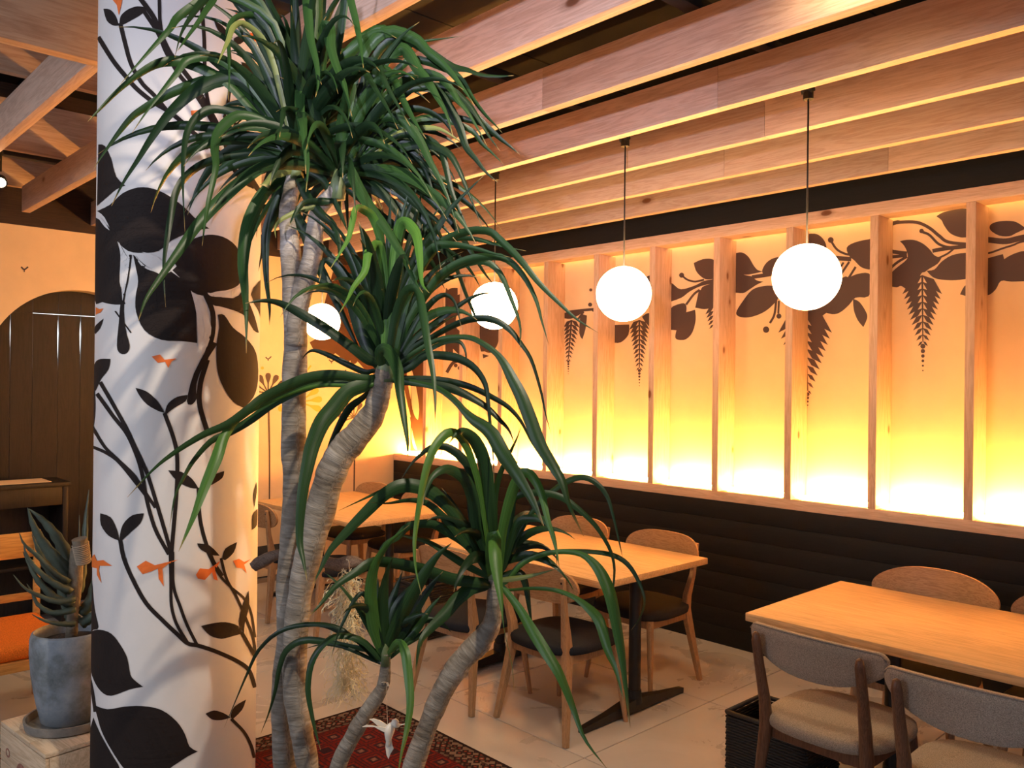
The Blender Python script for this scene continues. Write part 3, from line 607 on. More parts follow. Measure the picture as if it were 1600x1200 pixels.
# --- painted trees on the end wall
def onend(u, v): return at_x(u, v, XE + 0.0012)
tris = []
tree_ = [(500,520),(508,470),(520,425),(545,402),(600,398),(659,396),(690,396),(690,560),(625,560),(610,540),(598,560),(586,585),(572,580),(560,566),(552,560),(540,564),(524,552),(512,560),(503,545)]
tris += fill(tree_)
tris += fill([(618,559),(690,559),(692,707),(652,706),(645,680),(640,650),(632,610)])
for p in ([(484,535),(500,528),(520,535),(505,548),(492,548)], [(529,540),(545,536),(552,552),(545,566),(532,562)], [(546,560),(556,556),(558,566),(550,570)]): tris += fill(smooth_poly(p))
paint('painted_tree', tris, onend, M['muralbrown'], wall_left)
def onpanel2(u, v): return at_y(u, v, YP - 0.0022)
paint('painted_tree', fill([(641.5,397),(682,396),(684,706),(641.5,704)]), onpanel, M['muralbrown'], wall_back)
paint('painted_slit', fill(smooth_poly([(642,574),(647,590),(652,615),(655,640),(653,656),(648,650),(643,628)])) + fill(smooth_poly([(643,668),(648,690),(652,703),(647,700),(643,686)])), onpanel2, M['panel'], wall_back)
def onend2(u, v): return at_x(u, v, XE + 0.0020)
tris = []
for p in ([(636,558),(642,575),(650,610),(654,645),(651,656),(646,650),(641,620),(636,590)], [(630,600),(636,628),(642,652),(638,648),(631,625)], [(641,665),(646,690),(650,702),(646,700),(640,680)], [(560,470),(568,474),(573,486),(565,480)], [(548,505),(558,500),(566,503),(556,507)], [(572,512),(580,518),(588,530),(579,524)], [(596,430),(604,440),(608,455),(600,444)]):
    tris += fill(smooth_poly(p))
paint('painted_slit', tris, onend2, M['endwall'], wall_left)
def flower(cx_, cy_, r, n=9, base=None):
    out = []
    for k in range(n):
        a = math.radians(-200 + 220*k/(n-1)); c, s = math.cos(a), math.sin(a)
        rr = r*(1 if k % 1 == 0 else .9)
        P = [(cx_ + c*rr*.25, cy_ + s*rr*.25)]
        for t, w_ in ((.55,.05),(.75,.12),(.9,.15),(1.02,.1),(1.05,0),(1.02,-.1),(.9,-.15),(.75,-.12),(.55,-.05)):
            P.append((cx_ + c*rr*t - s*rr*w_, cy_ + s*rr*t + c*rr*w_))
        out += fill(P) + stroke([(cx_, cy_), (cx_ + c*rr*.6, cy_ + s*rr*.6)], r*.07)
    return out
fl = flower(419,614,30,9) + stroke([(419,612),(421,700),(421,783)],3.2,2) + flower(553,652,24,9) + stroke([(553,650),(554,700),(553,775)],3,2)
for c in ((419,561),(536,582),(518,565),(394,554)): fl += stroke([(c[0]-4,c[1]-3),(c[0],c[1]),(c[0]+5,c[1]-4)],1.8) + stroke([c,(c[0],c[1]+3)],1.5)
paint('painted_flower', fl, onend, M['mural'], wall_left)
fl = flower(468,628,34,9) + stroke([(474,574),(478,580),(486,571)],2.6) + fill(disc((410,575),2.4))
paint('painted_flower', fl, onend, M['muralyel'], wall_left)
fl = stroke([(33,417),(38,421),(44,417)],2.4) + stroke([(38,421),(38,425)],1.6)
paint('painted_bird', fl, onend, M['mural'], wall_left)

# ================================================================== CEILING BEAMS
def beam(name, y0, x0, x1, label, segs, z0=ZB, z1=ZB+.18, th=.052):
    e = empty(name, ((x0+x1)/2, y0+th/2, z0)); tag(e, label, 'beam', 'pine ceiling beams along the room')
    cuts = [x0] + [s_ for s_ in sorted(segs) if x0 < s_ < x1] + [x1]
    for a, b in zip(cuts, cuts[1:]):
        cbox('board', ((a+b)/2-(x0+x1)/2, 0, (z1-z0)/2), (b-a-.0012, th, z1-z0), M['beam'], e, 0.0015)
    return e
ords = ['first (nearest) pine beam overhead, crossing above the dragon tree crown', 'second pine beam overhead, its end lost in the upper leaves', 'third pine beam overhead with a board joint beside the leaf tips', 'fourth pine beam overhead, the one in front of the pendant cords',
        'fifth pine beam overhead, just behind the pendant cords', 'sixth pine beam overhead, one before the glowing wall', 'seventh pine beam overhead, closest to the glowing wall and black band']
ys = [1.49, 2.0, 2.53, 3.04, 3.545, 4.065, 4.575]
sg = [[-3.9], [-3.6, -.6], [-2.52, -5.0], [-1.98, -4.4], [-2.05, -5.2], [-2.6, -.4, -5.6], [-3.72, -1.9]]
for y_, l_, s_ in zip(ys, ords, sg): beam('ceiling_beam', y_, -6.64 if y_ < 1.6 else -6.84, 1.2, l_, s_)
beam('ceiling_beam', 0.965, -6.3, -3.36, 'short pine beam in the left lattice meeting the thick header', [])
hd = empty('header_beam', (-3.335, -.2, ZB)); tag(hd, 'deep pine header crossing the top left corner beside the column', 'beam')
cbox('board', (0, 0, .12), (.06, 2.45, .24), M['beam_y'], hd, .0015)
for k, (x_, l_) in enumerate(((-4.24, 'upper pine joist seen in the top left corner, nearest one'), (-5.65, 'upper pine joist left of the column, middle one above the lattice'), (-6.70, 'upper pine joist left of the column, close to the end wall'))):
    e = empty('ceiling_joist', (x_, 1.0, ZB+.181)); tag(e, l_, 'beam', 'upper joists over the left corner')
    cbox('board', (0, -.55, .15), (.045, 2.6, .30), M['beam_y'], e, .0015)
# black track bars above the beams, pendants hang from them
PY = 3.40; px_ = [-1.757, -2.77, -3.78, -5.81]
for k, (x_, l_) in enumerate(((-1.757, 'black steel rail above the beams over the rightmost globe'), (-2.77, 'black steel rail above the beams over the second globe'), (-3.78, 'black steel rail above the beams over the third globe'), (-5.81, 'black steel rail above the beams over the farthest globe'))):
    o = box('ceiling_rail', (x_-.03, 1.2, ZB+.181), (x_+.03, 4.8, ZB+.225), M['blackmetal'], None, .002); tag(o, l_, 'rail', 'black steel ceiling rails')
glab = ['opal globe pendant nearest the camera, hanging right of the others', 'opal globe pendant, second from the right, over the middle table', 'opal globe pendant partly behind long leaf tips, third from the right', 'smallest opal globe pendant seen beside the grey trunk']
gm = MB(); RG = 0.1435; ns, nr = 40, 24
gm.lathe([(RG*math.sin(math.pi*k/nr)+1e-4, RG*math.cos(math.pi*k/nr)) for k in range(nr+1)], ns)
gmesh = gm.mesh('globe', M['globe'], smooth=True)
cm = MB(); cm.tube([(0,0,RG), (0,0,.80)], .004, 8); cmesh = cm.mesh('cord', M['blackmetal'], smooth=True)
bm_ = MB(); bm_.tube([(0,0,.77), (0,0,.81)], .022, 16); bm_.sweep([(0,-.09,.885), (0,-.03,.86), (0,0,.80)], [.05]*3, [.03,.05,.03]); bmm = bm_.mesh('bracket', M['blackmetal'])
for x_, l_ in zip(px_, glab):
    e = empty('pendant_lamp', (x_, PY, 2.20)); tag(e, l_, 'lamp', 'globe pendants in a row over the tables')
    for nme, me in (('globe', gmesh), ('cord', cmesh), ('bracket', bmm)):
        o = bpy.data.objects.new(nme, me); COL.objects.link(o); o.parent = e
# a spot lamp at the far left
e = empty('ceiling_spotlight', (-5.6, 1.12, 2.86)); tag(e, 'small black spotlight glowing at the left edge under the joists', 'lamp')
e.location = at_d(1, 284, 4.9); sq = (CAM + Vector((0,0,-1.2)) - e.location).to_track_quat('-Z', 'Y').to_euler()
sm = MB(); sm.lathe([(.001,.06),(.03,.06),(.035,-.03),(.028,-.03),(.027,-.02)], 20); sm.build('housing', M['blackmetal'], e, smooth=30).rotation_euler = sq
sm = MB(); sm.lathe([(.001,-.022),(.026,-.022)], 20); sm.build('bulb', plain('spot_bulb', (1,1,1), .4, emit=(1,.75,.45), estr=60), e).rotation_euler = sq
sm = MB(); sm.tube([(0,0,.06),(0,0,.4)], .006, 8); sm.build('stem', M['blackmetal'], e)

# ================================================================== TABLES AND CHAIRS
def table(x0, x1, y0, y1, label, ped=None, py=0, hl=.45):
    cx_, cy_ = (x0+x1)/2, (y0+y1)/2
    t = empty('dining_table', (cx_, cy_, 0)); tag(t, label, 'table', 'oak dining tables on black pedestals')
    cbox('tabletop', (0, 0, .75-.0175), (x1-x0, y1-y0, .035), M['oak_top'], t, .003)
    for s in (-1, 1):
        px = s*.5 if ped is None else ped[(s+1)//2] - cx_
        q = MB(); q.tube([(px,py,.07),(px,py,.715)], .032, 20); q.build('pole', M['blackmetal'], t, smooth=40)
        q = MB(); q.tube([(px,py,.05),(px,py,.12)], [.042,.036], 20)
        q.sweep([(px,py-hl,.016),(px,py-hl*.55,.030),(px,py,.050),(px,py+hl*.55,.030),(px,py+hl,.016)], [.034,.042,.066,.042,.034], [.028,.040,.066,.040,.028]); q.build('foot', M['blackmetal'], t, smooth=40, bevel=0)
        cbox('top_plate', (px, py, .707), (.09, .6, .016), M['blackmetal'], t, .002)
    return t
T1 = table(-4.11, -2.665, 3.14, 4.045, 'oak table in the middle under the globes, leaves hanging before it', (-3.80, -2.745), -.10, .42)
T2 = table(-1.912, -0.467, 3.19, 4.085, 'oak table at right with grey upholstered chairs before it', (-1.46, -.56), -.02, .42)
T3 = table(-6.40, -4.93, 3.14, 4.09, 'oak table at the far end wall behind the trunks')
# underside of plywood core
def seat_mesh(mat):
    q = MB(); n = 40; rings = []
    def sup(a, rx, ry): 
        c, s = math.cos(a), math.sin(a); p = 2/3.0
        wx = rx*(1 + .06*s)          # slightly wider to the front
        return (wx*math.copysign(abs(c)**p, c), ry*math.copysign(abs(s)**p, s))
    prof = [(.0,.410),(.93,.408),(.985,.415),(1.0,.432),(.985,.448),(.93,.458),(.75,.465),(.4,.468),(.0,.468)]
    vs = []
    for f_, z in prof:
        for k in range(n):
            x_, y_ = sup(2*math.pi*k/n, .25*max(f_, .002), .245*max(f_, .002)); vs.append((x_, y_+.01, z))
    q.add(vs, [(i*n+k, i*n+(k+1)%n, (i+1)*n+(k+1)%n, (i+1)*n+k) for i in range(len(prof)-1) for k in range(n)])
    return q.mesh('seat', mat, smooth=True)
def back_mesh(mat, style):
    q = MB(); ns_, nz = 28, 8
    hw = {'ply': .265, 'oval': .285, 'grey': .272}[style]; th = {'ply': .014, 'oval': .016, 'grey': .034}[style]
    vs = []
    def pt(s, t, side):
        # s in -1..1 along, t in -1..1 up
        yb = -.205 + .055*(s*s)       # ends come forward
        if style == 'ply': h = .088*(1-abs(s)**4.5)**.5; zc = .752 - .012*s*s
        elif style == 'oval': h = .098*(1-abs(s)**2.6)**.5; zc = .765 - .012*s*s
        else: 
            h = None
        if h is not None: z = zc + t*h
        else:
            zt = .805 - .012*s*s - (.02*max(0, (abs(s)-.9)/.1)**2); zb = .635 + .085*abs(s)**2.6 + (.02*max(0, (abs(s)-.9)/.1)**2)
            z = (zt+zb)/2 + t*(zt-zb)/2
        lean = (z-.6)*-.12
        e_ = min(1, (1-abs(t))*3.0+.25) if style == 'grey' else 1
        eds = min(1, (1-abs(s))*12+.25) if style == 'grey' else 1
        return Vector((s*hw, yb + lean + side*th/2*math.sqrt(e_*eds), z))
    S_ = [-math.cos(math.pi*i/ns_) for i in range(ns_+1)]
    if style != 'grey': S_ = [s*.9995 for s in S_]
    for side in (1, -1):
        for i in range(ns_+1):
            for j in range(nz+1): vs.append(pt(S_[i], -1+2*j/nz, side))
    o_ = (ns_+1)*(nz+1); fs = []; I = lambda i, j: i*(nz+1)+j
    for i in range(ns_):
        for j in range(nz):
            fs.append((I(i,j), I(i+1,j), I(i+1,j+1), I(i,j+1))); fs.append((o_+I(i,j), o_+I(i,j+1), o_+I(i+1,j+1), o_+I(i+1,j)))
        fs.append((I(i,0), o_+I(i,0), o_+I(i+1,0), I(i+1,0))); fs.append((I(i,nz), I(i+1,nz), o_+I(i+1,nz), o_+I(i,nz)))
    for j in range(nz):
        fs.append((I(0,j), I(0,j+1), o_+I(0,j+1), o_+I(0,j))); fs.append((I(ns_,j), o_+I(ns_,j), o_+I(ns_,j+1), I(ns_,j+1)))
    q.add(vs, fs); return q.mesh('backrest', mat, smooth=50)
def rear_leg(s, style):
    q = MB()
    if style == 'grey':
        q.tube([(s*.225,-.225,0),(s*.215,-.205,.2),(s*.20,-.18,.40),(s*.20,-.19,.5),(s*.205,-.225,.65),(s*.205,-.247,.745),(s*.205,-.249,.772),(s*.205,-.250,.779)], [.013,.018,.026,.023,.019,.018,.013,.004], 14)
        return q.mesh('leg', M['walnut'], smooth=60)
    q.sweep([(s*.245,-.225,0),(s*.215,-.19,.22),(s*.188,-.16,.42),(s*.19,-.17,.50),(s*.205,-.20,.62),(s*.215,-.225,.80)], [.026,.032,.036,.034,.028,.024], [.028,.04,.055,.045,.03,.02], Vector((1,0,0)))
    return q.mesh('leg', M['oak'], bevel=.003, seg=1)
def front_leg(s, style):
    q = MB(); mt = M['walnut'] if style == 'grey' else M['oak']
    q.tube([(s*.235,.235,0),(s*.215,.21,.2),(s*.195,.19,.41)], [.012,.017,.021], 12)
    return q.mesh('leg', mt, smooth=60)
def rails(style):
    q = MB(); mt = M['walnut'] if style == 'grey' else M['oak']
    q.box((-.19,.165,.36),(.19,.188,.409)); q.box((-.19,-.175,.36),(.19,-.150,.409)); q.box((-.205,-.17,.365),(-.182,.19,.409)); q.box((.182,-.17,.365),(.205,.19,.409))
    return q.mesh('seat_rail', mt, bevel=.002, seg=1)
CH = {}
for st in ('ply', 'oval', 'grey'):
    sm_ = {'ply': M['darkseat'], 'oval': M['darkseat'], 'grey': M['greycloth']}[st]
    parts = [('seat', seat_mesh(sm_)), ('backrest', back_mesh(M['greycloth'] if st == 'grey' else M['oak_back'], st)), ('seat_rail', rails(st))]
    parts += [('leg', rear_leg(s, st)) for s in (-1, 1)] + [('leg', front_leg(s, st)) for s in (-1, 1)]
    if st == 'grey':
        q = MB(); pts = []
        for i in range(31):
            s = -1+2*i/30; pts.append((s*.270, -.205+.055*s*s-.022-.012, .801-.012*s*s-.02*max(0,(abs(s)-.9)/.1)**2))
        q.tube(pts, .0035, 6); parts.append(('piping', q.mesh('piping', M['piping'], smooth=True)))
    else:
        for s in (-1, 1):
            for z in (.725, .775):
                q = MB(); yy = -.225 + (z-.80)*-.14; q.tube([(s*.2125, yy-.0125, z), (s*.2125, yy-.0085, z)], .006, 10); parts.append(('screw', q.mesh('screw', M['screw'])))
    CH[st] = parts
def chair(style, x, y, rz, label, group):
    e = empty('dining_chair', (x, y, 0), rz); tag(e, label, 'chair', group)
    for nme, me in CH[style]:
        o = bpy.data.objects.new(nme, me); COL.objects.link(o); o.parent = e
    return e
g1, g2, g3, g4 = 'oak chairs round the middle table', 'grey upholstered chairs at the right table', 'oval backed chairs behind the right table', 'oak chairs round the far table'
chair('ply', -2.93, 3.125, 0, 'oak chair with dark seat before the middle table, its back facing us', g1)
chair('ply', -3.52, 3.02, math.radians(3), 'oak chair half hidden by leaves at the middle table, left of its twin', g1)
chair('ply', -3.03, 3.93, math.pi, 'oak chair behind the middle table at its right end, by the black wall', g1)
chair('ply', -3.72, 3.945, math.pi, 'oak chair behind the middle table, farther left along the black wall', g1)
chair('grey', -1.47, 3.13, math.radians(-2), 'grey upholstered chair with walnut legs, its whole back in view', g2)
chair('grey', -0.905, 3.02, math.radians(1), 'grey upholstered chair cut by the lower right corner of the picture', g2)
chair('oval', -1.49, 3.97, math.pi, 'oval wooden back behind the right table, fully in view', g3)
chair('oval', -0.875, 3.97, math.pi, 'oval wooden back behind the right table, cut off at the frame edge', g3)
chair('ply', -5.745, 3.03, 0, 'oak chair just right of the painted column at the far table', g4)
chair('ply', -5.12, 3.08, math.radians(-4), 'oak chair in shade behind the bent trunk, pushed to the far table', g4)
chair('ply', -6.17, 3.965, math.pi, 'oak chair behind the far table, beside the cream end wall', g4)
chair('ply', -5.47, 3.965, math.pi, 'oak chair behind the far table, against the black wall corner', g4)

# ---- black luggage baskets
def basket(x0, x1, y0, y1, h, rz, label):
    cx_, cy_ = (x0+x1)/2, (y0+y1)/2; e = empty('floor_basket', (cx_, cy_, 0), rz); tag(e, label, 'basket', 'black woven floor baskets')
    w_, d_ = (x1-x0)/2, (y1-y0)/2
    q = MB(); q.box((-w_+.012,-d_+.012,.0),(w_-.012,d_-.012,.012)); q.build('bottom', M['basket'], e)
    q = MB(); rows = 22
    for k in range(rows):
        z = .006 + (h-.02)*(k+.5)/rows; off = .0022*(1 if k % 2 else -1)
        for (ax, ay), (bx, by) in (((-w_,-d_),(w_,-d_)),((w_,-d_),(w_,d_)),((w_,d_),(-w_,d_)),((-w_,d_),(-w_,-d_))):
            m_ = max(6, int(math.hypot(bx-ax, by-ay)/.03)); pts = []
            nx, ny = (by-ay), -(bx-ax); nl = math.hypot(nx, ny)
            for i in range(m_+1):
                o_ = off*(1 if i % 2 else -1); pts.append((ax+(bx-ax)*i/m_+nx/nl*o_, ay+(by-ay)*i/m_+ny/nl*o_, z))
            q.tube(pts, h/rows*.5, 5)
    wv = q.build('weave', M['basket'], e, smooth=True); wv['kind'] = 'stuff'
    q = MB(); q.tube([(-w_,-d_,h),(w_,-d_,h),(w_,d_,h),(-w_,d_,h),(-w_,-d_,h)], .011, 8); q.build('rim', M['basket'], e, smooth=True)
basket(-2.01, -1.64, 3.21, 3.50, .29, 0, 'black woven basket on the floor beside the grey chair')
basket(-4.74, -4.43, 3.38, 3.66, .36, 0, 'black woven basket on the floor seen through the small dragon tree crown')

# ---- rugs
def rug(x0, x1, y0, y1, label):
    w_, h_ = x1-x0, y1-y0; q = MB(); n = 2
    q.add([(0,0,.001),(w_,0,.001),(w_,h_,.001),(0,h_,.001),(0,0,.009),(w_,0,.009),(w_,h_,.009),(0,h_,.009)], [(0,3,2,1),(4,5,6,7),(0,1,5,4),(1,2,6,5),(2,3,7,6),(3,0,4,7)], [(0,0),(w_,0),(w_,h_),(0,h_)]*2)
    o = q.build('rug', rugmat(w_, h_)); o.location = (x0, y0, 0); tag(o, label, 'rug'); return o
rug(-3.74, -1.85, 1.47, 2.56, 'dark red oriental rug with patterned borders below the dragon tree')
rug(-4.43, -3.80, 0.0, 0.95, 'dark red rug edge at the far left behind the crate')

# ================================================================== LEFT CORNER
con = empty('console_table', (-6.63, 1.2, 0)); tag(con, 'dark wooden console with a paper on top before the arch', 'console')
cbox('top', (0, 0, .985), (.40, 1.14, .03), M['darkwood'], con, .003)
cbox('side_panel', (0, .54, .485), (.36, .035, .968), M['darkwood'], con, .002); cbox('side_panel', (0, -.54, .485), (.36, .035, .968), M['darkwood'], con, .002)
cbox('apron', (.165, 0, .905), (.025, 1.04, .13), M['darkwood'], con, .002); cbox('shelf', (0, 0, .42), (.34, 1.04, .022), M['darkwood'], con, .002); cbox('back_panel', (-.17, 0, .485), (.012, 1.04, .968), M['darkwood'], con)
pp = cbox('paper_sheet', (-6.62, 1.30, 1.0022), (.27, .72, .0025), M['paper']); tag(pp, 'cream paper lying on the dark console', 'paper')
bc = empty('cushioned_chair', (-4.80, .90, 0)); tag(bc, 'honey wood chair with orange wool cushion behind the grey pot', 'chair')
cbox('seat_frame', (0, 0, .355), (.66, .70, .05), M['honey'], bc, .003)
q = MB(); q.box((-.30,-.34,.381),(.33,.34,.455)); q.build('cushion', M['orangecloth'], bc, bevel=.03, seg=4, smooth=60)
for sx_ in (-1, 1):
    for sy_ in (-1, 1):
        hh = .90 if sx_ < 0 else .33
        cbox('leg', (sx_*.30, sy_*.335, hh/2), (.035, .03, hh), M['honey'], bc, .003)
for z in (.82, ): cbox('back_rail', (-.31, 0, z), (.022, .70, .135), M['honey'], bc, .004)
cbox('back_rail', (-.31, 0, .54), (.02, .66, .04), M['honey'], bc, .003)
# crate
cr_ = empty('wooden_crate', (-3.25, .82, 0), math.radians(6)); tag(cr_, 'pale pine crate standing on the floor left of the column', 'crate')
CW, CH_ = .44, .40
for k in range(3):
    cbox('slat', (-CW*(k+.5)/3, CW/2, CH_-.008), (CW/3-.003, CW, .016), M['crate'], cr_, .0015)
for k in range(3):
    z = (CH_-.018)*(k+.5)/3
    cbox('slat', (-CW/2, .007, z), (CW, .014, (CH_-.018)/3-.003), M['crate'], cr_, .0015); cbox('slat', (-CW/2, CW-.007, z), (CW, .014, (CH_-.018)/3-.003), M['crate'], cr_, .0015)
    cbox('slat', (-.007, CW/2, z), (.014, CW-.03, (CH_-.018)/3-.003), M['crate'], cr_, .0015); cbox('slat', (-CW+.007, CW/2, z), (.014, CW-.03, (CH_-.018)/3-.003), M['crate'], cr_, .0015)
# stamped marks on the left face of the crate (faded red-brown flat print)
M['stamp'] = plain('faded_red_stamp', (0.30, 0.13, 0.09), .8, noise=.5, nscale=60)
q = MB()
for cx_, cz_, r in ((-.22,.26,.05),(-.20,.15,.035),(-.30,.20,.03),(-.12,.24,.028),(-.36,.30,.022),(-.26,.09,.03)):
    ring_o = [(cx_+r*math.cos(a*math.pi/8), cz_+r*.8*math.sin(a*math.pi/8)) for a in range(17)]; 
    for i in range(16):
        a, b = ring_o[i], ring_o[i+1]
        q.add([(a[0], -.0008, a[1]), (b[0], -.0008, b[1]), (cx_+(b[0]-cx_)*.6, -.0008, cz_+(b[1]-cz_)*.6), (cx_+(a[0]-cx_)*.6, -.0008, cz_+(a[1]-cz_)*.6)], [(0,1,2,3)])
q.build('stamped_mark', M['stamp'], cr_)
PP = Vector((-3.49, .965, CH_))
sau = MB(); sau.lathe([(.001,.001),(.135,.001),(.152,.006),(.158,.038),(.150,.038),(.143,.012),(.001,.011)], 40)
so = sau.build('plant_saucer', M['saucer'], smooth=40); so.location = PP; tag(so, 'grey stone saucer under the aloe pot', 'saucer')
po = empty('potted_aloe', PP + Vector((0,0,.0125))); tag(po, 'aloe in blue grey stone pot on the pine crate', 'potted plant')
pm = MB(); pm.lathe([(.001,.0),(.085,.0),(.100,.012),(.118,.09),(.134,.19),(.140,.27),(.139,.325),(.134,.345),(.126,.350),(.120,.340),(.122,.30),(.001,.30)], 48)
pm.build('pot', M['pot'], po, smooth=40)
pm = MB(); pm.lathe([(.001,.318),(.06,.316),(.121,.305)], 32); pm.build('soil', M['soil'], po, smooth=True)
st = MB(); st.tube([(0.01,.0,.30),(.012,.004,.40),(.02,.008,.52),(.03,.01,.66)], [.022,.02,.026,.024], 14, ring=lambda a,i: 1+.08*math.sin(3*a+i)); st.build('stem', M['aloestem'], po, smooth=True)
def aloe_leaf(base, pts, w_, th=.010):
    P = catmull([Vector(base)] + [Vector(p) for p in pts], 14); q = MB(); vs = []
    V = F.copy()
    for i, p in enumerate(P):
        t = (P[min(i+1,14)]-P[max(i-1,0)]).normalized(); sd = t.cross(V).normalized(); nn = sd.cross(t).normalized(); f_ = i/14
        ww = w_*(1-f_**1.6)+.0012; hh = th*(1-f_**1.3)+.0008; tooth = 1.12 if i % 2 else .93
        vs += [p - sd*ww*tooth, p - nn*hh*.4 , p + sd*ww*tooth, p + nn*hh]
    fs = [(i*4+k, i*4+(k+1)%4, i*4+4+(k+1)%4, i*4+4+k) for i in range(14) for k in range(4)] + [(3,2,1,0)]
    q.add(vs, fs); q.build('leaf', M['aloe'], po, smooth=True)
def al(pts, w_, d0=3.2, k=0.0):
    Q = [at_d(u, v, d0 + k*i/(len(pts)-1)) - po.location for i, (u, v) in enumerate(pts)]; aloe_leaf(Q[0], Q[1:], w_)
al([(112,905),(92,880),(68,850),(52,820),(43,793)], .030, 3.2, -.10)
al([(116,900),(105,870),(88,838),(66,812),(45,795)], .030, 3.24, -.05)
al([(110,925),(90,905),(70,880),(60,860),(50,835)], .022, 3.18, -.12)
al([(108,910),(85,895),(60,870),(38,850),(30,832)], .012, 3.16, -.16)
al([(112,925),(85,912),(60,892),(42,868),(37,850)], .014, 3.15, -.14)
al([(115,945),(88,935),(60,908),(45,880),(36,862)], .016, 3.16, -.12)
al([(118,935),(90,940),(60,930),(38,918),(21,898)], .011, 3.14, -.16)
al([(118,952),(85,958),(60,945),(50,925),(42,912)], .011, 3.15, -.12)
al([(118,975),(95,975),(70,970),(50,960)], .010, 3.15, -.12)
al([(120,930),(120,905),(112,880),(98,850),(94,835)], .018, 3.2, .05)
al([(122,925),(128,890),(132,850),(134,810),(139,765)], .020, 3.24, .08)
al([(122,930),(124,900),(124,860),(124,805)], .010, 3.24, .12)
al([(120,960),(105,940),(92,910),(86,890)], .028, 3.2, -.02)
al([(120,975),(108,960),(95,945)], .030, 3.2, -.02)
al([(126,960),(140,940),(150,900),(158,870)], .022, 3.2, .0)
al([(126,975),(142,965),(160,950),(172,920)], .020, 3.2, -.05)
stb = empty('twine_stub', (0,0,0)); bpy.data.objects.remove(stb)
q = MB(); a_, b_ = at_d(131, 880, 3.17)-po.location, at_d(124, 842, 3.15)-po.location; q.tube([a_, b_], [.024,.027], 16); q.build('cut_stub', M['aloestem'], po, smooth=40)
q = MB()
pts = []; ax = (b_-a_); ux = ax.cross(Vector((0,1,0))).normalized(); vx = ax.cross(ux).normalized()
for i in range(150):
    t = i/149; an = t*2*math.pi*11; rr = .026+.003*t; pts.append(a_ + ax*(.02+.8*t) + ux*math.cos(an)*rr + vx*math.sin(an)*rr)
q.tube(pts, .0022, 5); q.build('twine', M['twine'], po, smooth=True)

# ================================================================== DRAGON TREE
D0 = 2.2
plant = empty('dragon_tree', (at_d(460, 1200, D0).x, at_d(460, 1200, D0).y, 0)); tag(plant, 'tall dragon tree with ringed grey trunks and long arching leaves before the column', 'tree')
PO = plant.location.copy()
def trunk(px, d_top, d_bot, name='trunk'):
    pts = []; rad = []
    P3 = [Vector((p[0], p[1], p[2])) for p in px]; n = len(px)*7
    C_ = catmull(P3, n); out = []
    for i, c in enumerate(C_):
        t = i/n; d = d_bot + (d_top-d_bot)*t
        out.append(at_d(c.x, c.y, d) - PO); rad.append(c.z/2*d/FPX)
    q = MB(); q.tube(out, rad, 18, ring=lambda a, i: 1 + .035*math.sin(2*a+i*.7) + .025*((i*7919) % 5 - 2)/2, vscale=1.0)
    return q.build(name, M['bark'], plant, smooth=True)
TL = trunk([(430,1440,40),(438,1300,38),(446,1200,37),(441,1100,35),(450,1000,36),(452,900,38),(462,780,39),(459,700,38),(460,600,37),(462,520,36),(457,440,33),(453,380,30),(450,330,27),(457,290,25),(462,258,24)], 2.20, 2.22)
TF = trunk([(462,540,30),(464,500,30),(474,450,31),(488,400,30),(492,360,27),(500,325,25),(518,305,23),(528,292,22)], 2.16, 2.19)
TR = trunk([(500,1440,34),(492,1300,32),(481,1200,33),(469,1130,36),(460,1050,38),(466,950,37),(479,880,41),(500,800,46),(514,750,46),(532,710,47),(558,680,44),(582,648,39),(592,620,34),(598,598,31),(602,578,30)], 2.12, 2.15)
TS_ = trunk([(498,1440,26),(510,1300,25),(528,1200,25),(550,1152,25),(574,1111,24),(597,1075,20),(602,1045,17),(602,1020,16)], 2.02, 2.05)
TQ = trunk([(600,1440,34),(615,1300,34),(645,1200,33),(670,1130,31),(693,1077,34),(722,1032,36),(750,1003,36),(768,975,29),(772,940,24),(774,905,24)], 2.10, 2.06)
q = MB(); a_ = at_d(497, 385, 2.15)-PO; b_ = at_d(518, 333, 2.14)-PO
q = MB(); ptn = at_d(600, 1440, 2.1)
# tall pot below the picture carries the trunks
pc = Vector(((at_d(430,1440,2.2).x+ptn.x)/2, (at_d(430,1440,2.2).y+ptn.y)/2, 0)) - PO
zt = at_d(520, 1440, 2.1).z
pm = MB(); pm.lathe([(.001,.0),(.17,.0),(.19,.02),(.235,zt+.03),(.222,zt+.03),(.21,zt-.03),(.001,zt-.03)], 40, at=(pc.x, pc.y, 0)); pm.build('pot', M['pot'], plant, smooth=40)
pm = MB(); pm.lathe([(.001,zt),(.20,zt-.012)], 32, at=(pc.x, pc.y, .005)); pm.build('soil', M['soil'], plant, smooth=True)
for p, r, tk in ((( 462,270), .020, TL), ((528,300), .018, TF), ((602,585), .021, TR), ((602,1028), .011, TS_), ((774,912), .016, TQ)):
    d = 2.2 if tk is TL else 2.16 if tk is TF else 2.12 if tk is TR else 2.02 if tk is TS_ else 2.1
    q = MB(); q.tube([at_d(p[0], p[1]+12, d)-PO, at_d(p[0], p[1]-10, d)-PO, at_d(p[0]+2, p[1]-45, d)-PO], [r*1.05, r*1.15, r*.4], 12); q.build('leaf_sheath', M['sheath'], plant, smooth=True)
LEAFN = [0]
def clear_col(P, r=.045):
    for p in P:
        if math.hypot(p.x-CC.x, p.y-CC.y) < CR + r: return False
    return True
